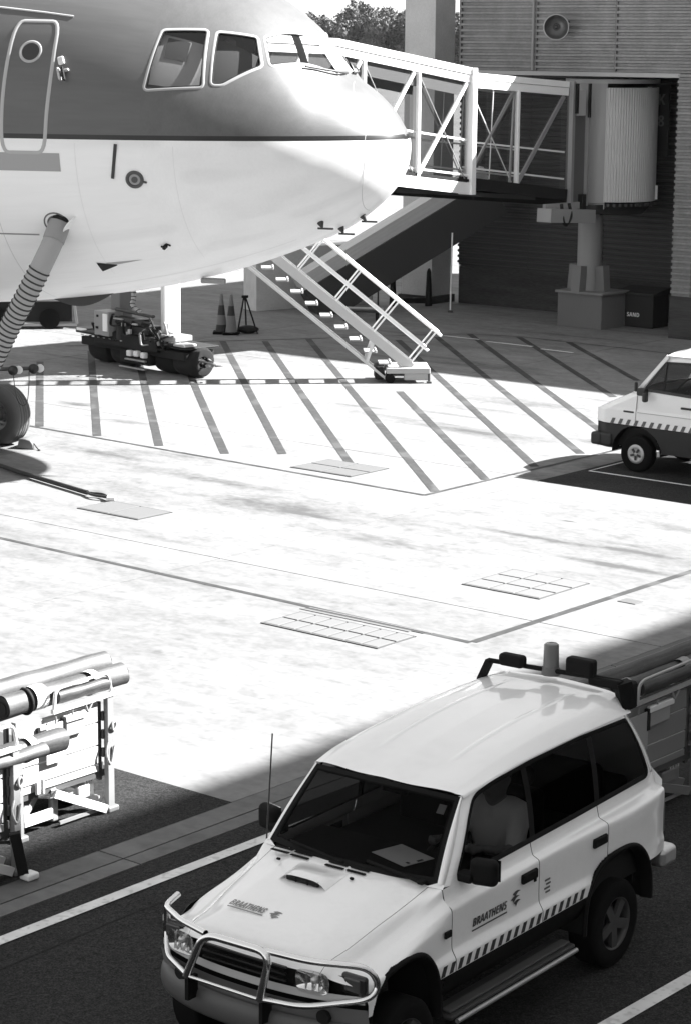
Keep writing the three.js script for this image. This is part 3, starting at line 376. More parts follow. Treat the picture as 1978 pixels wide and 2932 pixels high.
  for (const [x, z] of [[-5.9, -38.9], [-6.36, -38.25]]) {
    const w = new THREE.Group(); w.name = 'wheel'; gear.add(w); const p = loc(x, Rt, z), dir = loc(x + axn.x, Rt, z + axn.z).sub(p); w.position.copy(p); w.quaternion.setFromUnitVectors(V(0, 1, 0), dir.normalize());
    obj('tyre', tyreG(), M(0.1, .8), w); obj('rim', rimG(), M(.22, .4, .5), w);
  }
  const gc = loc(-6.13, Rt, -38.58), gt = loc(-6.13, 2.9, -38.58), ax1 = loc(-5.9, Rt, -38.9), ax2 = loc(-6.36, Rt, -38.25);
  obj('axle', rod(ax1, ax2, .09), greyMetal, gear); obj('strut', [rod(gc, gt, .11, 16), rod(gc.clone().setY(1.3), gt, .16, 16)], white, gear); obj('drag_brace', rod(gt.clone().add(V(0, -.1, -1.6)), gc.clone().setY(1.7), .07), white, gear);
  for (const k of [0, 1]) { const p = loc(-5.62 + .36 * k, 1.37 + .03 * k, -38.35 + .0 * k); obj('taxi_light', [lathe([[0, -.09], [.05, -.08], [.075, .0], [.085, .09], [0, .085]], 18).rotateX(Math.PI / 2).rotateY(-1.2 - .2 * k).translate(p.x, p.y, p.z)], M(.02, .4), gear); obj('lamp_face', [new THREE.CylinderGeometry(.07, .07, .02, 18).rotateX(Math.PI / 2).rotateY(-1.2 - .2 * k).translate(p.x, p.y, p.z).translate(...(loc(-5.62 + .36 * k + .09, 1.4, -38.33).sub(p)).setY(.0).toArray())], M(.8, .2), gear); }
  obj('lamp_arm', rod(loc(-6.1, 1.35, -38.5), loc(-5.2, 1.4, -38.35), .035), darkMetal, gear);
  obj('hanging_wire', [pipe([loc(-5.62, 1.3, -38.3), loc(-5.58, .95, -38.3), loc(-5.5, .78, -38.3), loc(-5.4, .82, -38.3), loc(-5.36, 1.1, -38.3), loc(-5.35, 1.35, -38.3)], .008)], darkMetal, gear);
}
{ // wheel chocks
  const t = thing('wheel_chock', 'grey metal wheel chock against the right side of the nose tyre', 'wheel chock', [-5.4, 0, -38.6], -0.35);
  const s = new THREE.Shape(); s.moveTo(-.13, 0); s.lineTo(.15, 0); s.quadraticCurveTo(.16, .08, .1, .13); s.quadraticCurveTo(-.02, .17, -.1, .15); s.lineTo(-.13, 0); obj('chock_body', new THREE.ExtrudeGeometry(s, { depth: .5, bevelEnabled: true, bevelSize: .01, bevelThickness: .01, bevelSegments: 1 }).translate(0, .01, -.3), M(.22, .35, .5), t); obj('rope', pipe([[.15, .1, .15], [.25, .02, .2], [.33, .015, .28]], .012), darkMetal, t);
}
{ // corrugated pre-conditioned air hose hanging from the belly
  const a = V(-4.5, 4.02, -35.95), pts = [[-4.5, 4.02, -36.02], [-4.62, 3.7, -35.9], [-4.95, 3.05, -35.9], [-5.35, 2.35, -36.1], [-5.75, 1.62, -36.3], [-6.25, 0.85, -36.6], [-6.9, 0.3, -36.9], [-8.2, 0.2, -37.2]];
  const t = thing('air_hose', 'thick ribbed air conditioning hose hanging from the aircraft belly at left', 'hose', [-4.6, 0, -36]), off = p => [p[0] + 4.6, p[1], p[2] + 36];
  const C = new THREE.CatmullRomCurve3(pts.map(p => A3(off(p)))); obj('hose_skin', new THREE.TubeGeometry(C, 120, .165, 20), M(.3, .7), t);
  const rings = []; const L = C.getLength(), N = Math.floor(L / .09); for (let k = 9; k < N; k++) { const u = k / N, p = C.getPointAt(u), d = C.getTangentAt(u); const g = new THREE.TorusGeometry(.167, .014, 6, 24); g.applyQuaternion(new THREE.Quaternion().setFromUnitVectors(V(0, 0, 1), d)); rings.push(g.translate(p.x, p.y, p.z)); } rings.forEach(g => obj('hose_ring', g, M(.03, .8), t));
  const p0 = C.getPointAt(0), d0 = C.getTangentAt(.01), q0 = p0.clone().addScaledVector(d0, .3); obj('hose_collar', [align(new THREE.CylinderGeometry(.175, .175, .34, 20).rotateX(Math.PI / 2), p0.clone().addScaledVector(d0, -.04), q0)], M(.25, .6), t); obj('collar_ring', [align(new THREE.CylinderGeometry(.185, .185, .07, 20).rotateX(Math.PI / 2), p0.clone().addScaledVector(d0, -.08), p0.clone().addScaledVector(d0, -.01))], black, t);
}
{ // black power cable with hooked plug on the slab
  const t = thing('power_cable', 'thick black cable lying on the concrete with a forked plug end', 'cable', [-3.9, 0, -34.3]), o = p => [p[0] + 3.9, p[1], p[2] + 34.3];
  obj('cable', pipe([[-7.2, .05, -37.9], [-5.9, .05, -36.9], [-5.17, .05, -35.95], [-4.4, .05, -34.95], [-3.95, .05, -34.37]].map(o), .037, false, 10), M(.012, .7), t);
  obj('fork', [pipe([[-3.97, .05, -34.38], [-3.82, .06, -34.12], [-3.66, .06, -34.02], [-3.58, .05, -33.98]].map(o), .022), pipe([[-3.97, .05, -34.38], [-3.88, .06, -34.28], [-3.7, .06, -34.2], [-3.58, .05, -34.0]].map(o), .022)], M(.015, .6), t);
  obj('plug', rb(...o([-3.54, .05, -33.95]), .14, .07, .12, .02), M(.7, .5), t);
}
// ------------------------------------------------------------------ boarding bridge
{
  const yawT = Math.atan2(-0.676, 0.737), t = thing('boarding_bridge', 'white framed glass boarding bridge running from the aircraft nose to a grey rotunda', 'boarding bridge', [5.37, 0, -56.57], yawT);
  const wf = M(.82, .4), gm = M(.3, .45, .3), pane = M(.78, .03, 0, { transmission: 1, thickness: 0, ior: 1.45 });
  // local x = +0.85 is the glazed side seen from the apron, local z runs from rotunda to aircraft
  const oT = z => 6.28 + .14 * Math.min(z - 4.76, 4.5) + .03 * Math.max(0, z - 9.26), oB = z => 3.45 + .115 * Math.min(z - 4.76, 4.5) + .02 * Math.max(0, z - 9.26), iT = z => 5.95 + .063 * (z - 1.07), iB = z => 3.18 + .115 * (z - 1.07);
  const Z0 = 4.76, Z1 = 16.2, X = .85, Y0 = 0.9, Y1 = 5.4;
  const seg = (n, f, z0, z1, k = 3) => { const out = []; const zs = [z0]; if (z0 < 9.26 && z1 > 9.26) zs.push(9.26); zs.push(z1); for (let i = 0; i + 1 < zs.length; i++) out.push(f(zs[i], zs[i + 1])); return out; };
  // outer tunnel
  for (const x of [X, -X]) {
    obj('roof_beam', [...seg(0, (a, b) => beam([x, oT(a) - .08, a], [x, oT(b) - .08, b], .1, .15), Z0, Z1), ...seg(0, (a, b) => beam([x * .985, oT(a) - .25, a], [x * .985, oT(b) - .25, b], .08, .17), Z0, Z1)], wf, t);
    obj('floor_beam', seg(0, (a, b) => beam([x, oB(a) + .13, a], [x, oB(b) + .13, b], .1, .26), Z0, Z1), wf, t);
    obj('floor_track', seg(0, (a, b) => beam([x * .96, oB(a) + .31, a], [x * .96, oB(b) + .31, b], .1, .06), Z0, Z1), black, t);
    for (const z of [6.61, 8.4, 10.2, 12, 14]) obj('post', beam([x, oB(z) + .26, z], [x, oT(z) - .33, z], .07, .1), wf, t);
    for (const [a, b] of [[6.55, 4.95], [8.35, 6.75], [10.1, 8.5], [12, 10.3]]) obj('brace', beam([x * .99, oB(a) + .34, a], [x * .99, oT(b) - .36, b], .05, .085), x > 0 ? wf : gm, t);
    for (const [a, b] of [[6.55, 4.95], [8.35, 6.75]]) obj('tie_rod', rod([x * .97, oT(a) - .4, a], [x * .97, oB(b) + .35, b], .012), gm, t);
    for (const f of [.42, .06]) obj('guard_rail', seg(0, (a, b) => beam([x * .95, lerp(oB(a) + .3, oT(a) - .35, f), a], [x * .95, lerp(oB(b) + .3, oT(b) - .35, f), b], .03, .045), Z0, Z1), M(.75, .4), t);
    obj('side_glass', grid(8, 1, (u, v) => { const z = lerp(Z0 + .1, Z1, u); return V(x * .96, lerp(oB(z) + .28, oT(z) - .33, v), z); }), pane, t);
    obj('end_frame', [beam([x, oB(Z0), Z0], [x, oT(Z0), Z0], .14, .2)], wf, t);
    // inner tunnel
    obj('roof_beam', [beam([x * .88, iT(1.07) - .07, 1.07], [x * .88, iT(5) - .07, 5], .1, .14), beam([x * .87, iT(1.07) - .24, 1.07], [x * .87, iT(5) - .24, 5], .08, .18)], wf, t);
    obj('floor_beam', [beam([x * .88, iB(1.07) + .1, 1.07], [x * .88, iB(5) + .1, 5], .12, .26)], black, t);
    obj('post', [beam([x * .88, iB(2.97) + .2, 2.97], [x * .88, iT(2.97) - .3, 2.97], .07, .1)], wf, t); obj('post', [beam([x * .88, iB(3.35) + .2, 3.22], [x * .88, iT(3.2) - .3, 3.1], .04, .05)], gm, t);
    obj('brace', beam([x * .87, iB(2.9) + .2, 2.95], [x * .87, iT(1.2) - .35, 1.2], .05, .1), gm, t); obj('brace', beam([x * .87, iB(4.7) + .25, 4.7], [x * .87, iT(3.1) - .35, 3.15], .04, .06), gm, t);
    obj('tie_rod', [rod([x * .87, iT(4.7) - .35, 4.7], [x * .87, iB(3.1) + .25, 3.15], .013)], M(.6, .4), t); obj('tie_rod', [rod([x * .86, iB(3.95) + .25, 3.95], [x * .86, iT(3.85) - .3, 3.85], .013)], M(.6, .4), t);
    for (const f of [.4, .12]) obj('guard_rail', beam([x * .84, lerp(iB(1.1) + .2, iT(1.1) - .3, f), 1.1], [x * .84, lerp(iB(4.9) + .2, iT(4.9) - .3, f), 4.9], .025, .04), M(.75, .4), t);
    obj('side_glass', grid(2, 1, (u, v) => { const z = lerp(1.1, 4.9, u); return V(x * .84, lerp(iB(z) + .2, iT(z) - .3, v), z); }), pane, t);
  }
  obj('end_frame', [beam([-X, oT(Z0) - .1, Z0], [X, oT(Z0) - .1, Z0], .2, .2), beam([-X, oB(Z0) + .08, Z0], [X, oB(Z0) + .08, Z0], .2, .16)], wf, t);
  obj('roof_panel', [...seg(0, (a, b) => beam([0, oT(a) - .03, a], [0, oT(b) - .03, b], 1.62, .05), Z0 + .12, Z1)], M(.5, .6), t); obj('roof_panel', [beam([0, iT(1.07) - .03, 1.07], [0, iT(5) - .03, 5], 1.4, .05)], M(.5, .6), t);
  for (const x of [-.62, -.2, .2, .62]) obj('ceiling_rib', seg(0, (a, b) => beam([x, oT(a) - .12, a], [x, oT(b) - .12, b], .1, .12), Z0 + .15, Z1), M(.1, .7), t);
  for (const x of [-.8, .8]) obj('ceiling_valance', seg(0, (a, b) => beam([x, oT(a) - .5, a], [x, oT(b) - .5, b], .03, .3), Z0 + .15, Z1), M(.12, .6), t);
  obj('floor_panel', [...seg(0, (a, b) => beam([0, oB(a) + .2, a], [0, oB(b) + .2, b], 1.6, .06), Z0 + .1, Z1), beam([0, iB(1.07) + .05, 1.07], [0, iB(5) + .05, 5], 1.4, .1)], M(.06, .7), t);
  obj('under_frame', [beam([0, iB(1.0) - .1, .4], [0, oB(8) - .12, 8], .7, .22)], black, t);
  obj('cable_tray', [beam([.5, iB(2) - .05, 2], [.5, oB(7) - .08, 7], .15, .1), beam([.62, iB(4.2) - .14, 4.1], [.62, iB(5.6) - .12, 5.4], .12, .07)], darkMetal, t);
  // rotunda: smooth panel, ribbed roller curtain, column, pedestal
  const rx = .573, rz = -.973, R = 1.1, y0 = 3.02, y1 = 5.92, rot = new THREE.Group(); rot.name = 'rotunda'; rot.position.set(rx, 0, rz); t.add(rot);
  const arc = (a0, a1, r, ya, yb, n, rib = 0) => grid(n, 1, (u, v) => { const a = lerp(a0, a1, u), rr = r + (rib ? rib * (Math.floor(u * n) % 4 < 2 ? 1 : 0) : 0); return V(rr * Math.sin(a), lerp(ya, yb, v), rr * Math.cos(a)); });
  // angle 0 looks along +z (to the aircraft); +x is the seen side
  obj('curtain', toCreasedNormals(arc(.5, 2.9, R, y0 + .05, y1 - .12, 160, .022), .3), M(.52, .5), rot); obj('side_panel', arc(-.3, .52, R + .01, y0 - .12, y1, 24), M(.27, .5), rot); obj('back_shell', arc(2.88, 6.0, R, y0, y1, 30), darkMetal, rot);
  obj('drum_roof', new THREE.CylinderGeometry(R + .05, R + .05, .1, 48).translate(0, y1 + .03, 0), M(.35, .5), rot); obj('drum_floor', new THREE.CylinderGeometry(R + .02, R - .3, .3, 48).translate(0, y0 - .13, 0), M(.02, .7), rot);
  for (let k = 0; k < 12; k++) { const a = .6 + k * .13; obj('curtain_foot', bx(R * Math.sin(a) * 1.02, y0 - .02, R * Math.cos(a) * 1.02, .06, .07, .06, a), M(.05, .5), rot); }
  obj('corner_flash', [bx(R * Math.sin(2.02) * 1.03, y0 + .25, R * Math.cos(2.02) * 1.03, .02, .34, .1, 2.0)], white, rot);
  obj('door_post', [beam([.83, 3.0, .98], [.83, 5.95, .98], .1, .12), beam([.9, 3.0, .45], [.9, 5.7, .45], .06, .1)], gm, t); obj('post_cover', [bx(.86, 5.45, .72, .1, .6, .34)], M(.4, .5), t); obj('door_panel', [bx(.82, 4.3, .72, .05, 2.5, .5)], M(.1, .6), t); for (const g of [bx(.93, 5.55, .93, .07, .7, .06), bx(.95, 5.5, .46, .06, .8, .06), bx(.9, 3.1, .6, .14, .36, .16)]) obj('post_edge', g, black, t);
  obj('bracket_beam', [beam([.9, 2.74, .3], [1.0, 2.86, 2.2], .4, .32), beam([.85, 3.02, .6], [.85, 3.02, 2.0], .1, .16)], M(.3, .6), t); obj('hanging_hose', [pipe([[1.05, 3.1, 1.6], [1.15, 2.75, 1.66], [1.12, 2.6, 1.5], [1.15, 2.8, 1.35], [1.05, 3.1, 1.3]], .04)], black, t);
  const cx = .55, cz = -.25;
  obj('column', new THREE.CylinderGeometry(.3, .3, 2.2, 32).translate(cx, 1.85, cz), M(.24, .5, .1), t); obj('column_head', [bx(cx, 2.9, cz, 1.1, .22, 1.1)], M(.03, .7), t);
  for (const k of [0, 1, 2, 3]) { const a = k * Math.PI / 2 + .0; obj('gusset', beam([cx + .44 * Math.sin(a), .82, cz + .44 * Math.cos(a)], [cx + .38 * Math.sin(a), 1.5, cz + .38 * Math.cos(a)], .26, .26), M(.16, .6), t); }
  obj('pedestal', rb(.635, .42, -.284, 1.1, .86, 1.3, .03, ROT - yawT), M(.13, .9), t); obj('pedestal_cap', rb(.635, .86, -.284, 1.2, .06, 1.4, .01, ROT - yawT), M(.17, .8), t);
}
{ // stand number boards
  const t = thing('stand_number_board', 'black board lettered SK 48 beside the rotunda', 'sign', [7.62, 0, -56.95], ROT);
  obj('board', rb(.04, 5.0, 0, .06, 1.75, .5, .01), M(.012, .7), t);
  const L = (s, y) => { const g = text(s, .26, .004), w = g.boundingBox.max.x; return g.translate(-w / 2, 0, 0).rotateY(-Math.PI / 2).translate(0.006, y, -.06); };
  obj('lettering', L('SK', 5.38), M(.13, .6), t); obj('lettering', L('48', 4.86), M(.13, .6), t); obj('board_arm', [bx(.3, 5.2, 0, .5, .05, .05), bx(.3, 4.6, 0, .5, .05, .05)], darkMetal, t);
}
{ // drive carriage of the bridge
  const dir = V(.675, 0, .738), yaw = Math.atan2(dir.x, dir.z), t = thing('bridge_drive_carriage', 'black wheeled drive carriage on two columns holding up the boarding bridge', 'drive carriage', [-4.25, 0, -48.3], yaw);
  // local z towards the near right end
  const tyre = lathe([[.2, -.34], [.42, -.36], [.5, -.3], [.53, -.15], [.535, 0], [.53, .15], [.5, .3], [.42, .36], [.2, .34]], 40).rotateX(Math.PI / 2), rim = mergeGeometries([lathe([[0, .3], [.08, .34], [.1, .28], [.2, .27], [.24, .34], [.24, -.34], [0, -.3]], 28).rotateX(Math.PI / 2).toNonIndexed(), ...[0, 1, 2, 3, 4, 5].map(k => bx(.15 * Math.cos(k), .15 * Math.sin(k), .3, .04, .04, .06).toNonIndexed())]);
  for (const z of [-1.35, -.55, .95, 1.6]) { const w = new THREE.Group(); w.name = 'wheel'; w.position.set(0, .535, z); t.add(w); obj('tyre', tyre.clone(), M(.005, .95), w); obj('rim', rim.clone(), M(.008, .7), w); }
  obj('chassis', [rb(0, .75, 0, .8, .3, 3.6, .04), rb(0, 1.0, -.1, 1.0, .5, 2.2, .05), rb(.3, .45, .2, .35, .4, 1.0, .04)], M(.006, .9), t);
  obj('mudguard', [rb(0, 1.05, -1.0, .95, .08, 1.5, .03), rb(.0, 1.02, 1.3, .9, .07, 1.2, .03)], M(.008, .8), t);
  for (let k = 0; k < 8; k++) obj('reflector', rb(.49, .98 - .0 * k, -1.62 + k * .2, .02, .05, .09, .008), M(.7, .4), t);
  for (let k = 0; k < 3; k++) obj('valve_body', rb(.52, .62 + .02 * (k % 2), .12 + k * .24, .12, .2, .14, .03), M(.75, .3), t);
  obj('step_bar', [rb(.55, .42, .35, .08, .06, .7, .02)], greyMetal, t); obj('step_bar', [rb(.55, .14, .25, .08, .06, .9, .02)], greyMetal, t);
  obj('left_column', rb(0, 4.2, -.85, .34, 6.4, .34, .03), M(.12, .5), t); obj('right_column', rb(0, 4.2, .85, .36, 6.4, .36, .03, .5), M(.72, .45), t); obj('cross_head', beam([0, 6.9, -1.1], [0, 6.9, 1.1], .4, .3), darkMetal, t);
  obj('control_cabinet', [rb(.4, 1.5, -.78, .4, .85, .52, .03)], M(.24, .5), t); obj('cabinet_face', [rb(.6, 1.55, -.63, .04, .6, .16, .01)], M(.8, .3), t); obj('cabinet_knob', [rb(.605, 1.75, -.9, .03, .08, .06, .01), rb(.605, 1.35, -.92, .03, .08, .08, .01)], black, t);
  obj('motor', [new THREE.CylinderGeometry(.17, .17, .9, 20).rotateX(Math.PI / 2).translate(.3, 1.62, 0), rb(.2, 1.4, .1, .5, .3, 1.0, .05), new THREE.CylinderGeometry(.13, .13, .5, 18).translate(.4, 1.25, -.3)], M(.012, .6), t); obj('pipe_rail', [rod([.35, 2.0, -.55], [.35, 1.92, .7], .06), rod([.4, 1.75, -.6], [.4, 1.7, .7], .03)], M(.03, .5), t); obj('valve', [rb(.5, 1.55, -.12, .06, .12, .1, .01), rb(.52, 1.35, .12, .06, .16, .08, .01), rb(.5, 1.62, .25, .06, .06, .2, .01), rb(.5, 1.28, .02, .06, .1, .06, .01), rb(.5, 1.72, -.3, .06, .05, .3, .01)], M(.4, .35), t);
  obj('warning_lamp', [lathe([[0, 0], [.11, 0], [.1, .12], [.06, .22], [.04, .34], [0, .36]], 20).translate(.3, 1.42, 1.15)], M(.4, .4), t); obj('drive_head', [rb(.25, 1.3, 1.35, .5, .22, .5, .05), beam([.45, 1.05, 1.0], [.45, 1.35, 1.4], .08, .12)], M(.22, .5), t); obj('lever', [beam([.55, 1.25, 1.15], [.55, 1.42, 1.5], .04, .06)], black, t); obj('tray', rb(.3, 1.12, 1.7, .36, .1, .36, .03), M(.3, .5), t);
  seed = 4242; for (let k = 0; k < 14; k++) { const z = lerp(-1.3, 1.2, rnd()), x = .3 + .3 * rnd(), y = 1.15 + .75 * rnd(); obj('hydraulic_hose', pipe([[x, y, z], [x + .15, y - .12 + .3 * rnd(), z + .15], [x + .1, y - .35, z + .3 * rnd()], [x + .18, y - .3, z + .45]], .018 + .012 * rnd(), false, 6), k % 5 === 0 ? M(.3, .5) : black, t); }
  obj('tow_eye', [rod([.1, .62, 1.9], [.1, .55, 2.5], .03), rod([-.15, .62, 1.9], [.1, .55, 2.5], .03), new THREE.TorusGeometry(.08, .025, 8, 18).rotateX(1.2).translate(.1, .55, 2.58), rb(.1, .5, 2.3, .2, .1, .12, .02)], M(.2, .5), t); obj('tail_lamp', [rb(.0, 1.0, -2.1, .3, .2, .5, .03)], M(.03, .5), t); obj('lamp_lens', [rb(.16, 1.04, -2.1, .02, .1, .36, .01)], M(.8, .3), t); obj('side_arm', [beam([-.2, 1.65, -1.9], [.1, 1.55, -1.2], .08, .1)], black, t);
  const C = [[.3, 4.9, .1], [.35, 3.0, .05], [.38, 2.5, .08], [.5, 2.25, .2], [.45, 2.05, .4]]; obj('cable_duct', pipe(C, .05), M(.35, .6), t); const cc = new THREE.CatmullRomCurve3(C.map(A3)); obj('duct_rib', Array.from({ length: 16 }, (_, k) => { const u = .3 + k * .045, p = cc.getPointAt(Math.min(.99, u)), d = cc.getTangentAt(Math.min(.99, u)); return new THREE.TorusGeometry(.052, .012, 5, 14).applyQuaternion(new THREE.Quaternion().setFromUnitVectors(V(0, 0, 1), d)).translate(p.x, p.y, p.z); }), black, t);
  t.traverse(m => { if (m.isGroup && m !== t) m.position.y *= .62; if (m.isMesh) { const g = m.geometry, wh = m.parent !== t; g.scale(wh ? -.62 : -1, .62, 1); for (const n of ['position', 'normal', 'uv']) { const at = g.attributes[n], z = at.itemSize; for (let i = 0; i < at.count; i += 3) for (let c = 0; c < z; c++) { const a = at.array, p = (i + 1) * z + c, q = (i + 2) * z + c, v = a[p]; a[p] = a[q]; a[q] = v; } } } });
}
{ // service stairs
  const dx = -.9987, dz = .05, yaw = Math.atan2(-dz, dx), t = thing('service_stairs', 'white railed metal service stairs descending to the right below the boarding bridge', 'stairs', [1.3, 0, -46.5], yaw);
  // local x climbs away from the foot, local z = -0.62 is the far side
  const k = .81, w = .62, L = 6.2, sc = Math.hypot(1, k), nx = -k / sc, ny = 1 / sc; const st = (x, y0, z) => V(x, y0 + k * x, z);
  const near = z => z; const sideM = M(.45, .45), rail = M(.85, .35), zs = [0.0, -0 - w];
  // which local z points to the camera: +z after rotation; choose both sides
  const sgn = Math.cos(yaw) > 0 ? 1 : -1;
  for (const z of [0, -w * sgn]) {
    obj('stringer', beam(st(-.02, .32, z), st(L, .32, z), .05, .19), sideM, t);
    obj('lower_bar', beam(st(.25, -.42 + .1, z), st(L, -.42 + .1, z), .035, .05), M(.5, .45), t);
    obj('handrail', rod(st(-.62, 1.47, z), st(L - .5, 1.47, z), .032), rail, t); obj('mid_rail', rod(st(-.36, .95, z), st(L - .4, .95, z), .03), rail, t);
    for (let i = 0; i < 7; i++) { const x = .02 + i * .77, b = st(x, .36, z); obj('rail_post', rod(b, b.clone().add(V(nx * .86, ny * .86, 0)), .018), rail, t); }
    for (const x of [.75, 4.1]) obj('link', beam(st(x, .25, z), st(x - .1, -.34, z).add(V(.25, .2, 0)), .03, .06), M(.6, .4), t);
  }
  for (let i = 0; i < 19; i++) { const x = .22 + i * .3; obj('tread', rb(x, .32 + k * x - .36, -w * sgn / 2, .24, .035, w - .06, .008), M(.3, .6), t); obj('tread_nosing', rb(x - .12, .33 + k * x - .36, -w * sgn / 2, .03, .06, w - .05, .008), M(.5, .5), t); }
  obj('foot_frame', [rb(.05, .26, -w * sgn / 2, .9, .12, .9, .02), rb(-.12, .16, .02 * sgn, .5, .2, .16, .02)], M(.34, .5), t); obj('roller', [new THREE.CylinderGeometry(.1, .1, .1, 18).rotateX(Math.PI / 2).translate(.42, .1, .08 * sgn)], rubber, t); obj('roller', [new THREE.CylinderGeometry(.1, .1, .1, 18).rotateX(Math.PI / 2).translate(.36, .1, -.7 * sgn)], rubber, t); obj('foot_roller', [rb(.62, .2, -.25 * sgn, .2, .3, .5, .05)], black, t); obj('jack_foot', [rod([-.38, .28, .1 * sgn], [-.38, .03, .1 * sgn], .025), rb(-.38, .02, .1 * sgn, .1, .04, .1, .01)], darkMetal, t);
  obj('tip_rail', [rod(st(-.62, 1.47, 0), st(-.62, 1.47, -w * sgn), .024)], rail, t);
}
// ------------------------------------------------------------------ people
function figure(bones, cell, iso = 0.022) { // bones: [p, q, r0, r1]; one continuous skin from a smooth minimum of tapered capsules
  const lo = V(1e9, 1e9, 1e9), hi = V(-1e9, -1e9, -1e9); bones.forEach(([p, q, a, b]) => { const r = Math.max(a, b) + .04; for (const c of [p, q]) { lo.min(V(c[0] - r, c[1] - r, c[2] - r)); hi.max(V(c[0] + r, c[1] + r, c[2] + r)); } });
  const c = lo.clone().add(hi).multiplyScalar(.5), size = Math.max(hi.x - lo.x, hi.y - lo.y, hi.z - lo.z), n = Math.min(120, Math.ceil(size / cell) + 4), mc = new MarchingCubes(n, new THREE.MeshBasicMaterial(), false, false, 400000), h = size / 2 * n / (n - 4);
  for (let k = 0; k < n; k++) for (let j = 0; j < n; j++) for (let i = 0; i < n; i++) {
    const x = c.x + h * ((i - n / 2) / (n / 2)), y = c.y + h * ((j - n / 2) / (n / 2)), z = c.z + h * ((k - n / 2) / (n / 2)); let s = 0;
    for (const [p, q, a, b] of bones) { const dx = q[0] - p[0], dy = q[1] - p[1], dz = q[2] - p[2], t = clamp(((x - p[0]) * dx + (y - p[1]) * dy + (z - p[2]) * dz) / (dx * dx + dy * dy + dz * dz + 1e-9)), d = Math.hypot(x - p[0] - t * dx, y - p[1] - t * dy, z - p[2] - t * dz) - lerp(a, b, t); s += Math.exp(-d / iso); }
    mc.field[i + j * n + k * n * n] = s > 0 ? Math.min(.3, Math.max(-.3, iso * Math.log(s))) : -.3;
  }
  mc.isolation = 0; mc.update(); const N = mc.count, g = new THREE.BufferGeometry(); g.setAttribute('position', new THREE.Float32BufferAttribute(mc.positionArray.slice(0, N * 3), 3)); g.setAttribute('normal', new THREE.Float32BufferAttribute(mc.normalArray.slice(0, N * 3), 3)); g.scale(h, h, h); g.translate(c.x, c.y, c.z); g.deleteAttribute('normal'); const m = mergeVertices(g, 1e-4); m.computeVertexNormals(); return m;
}
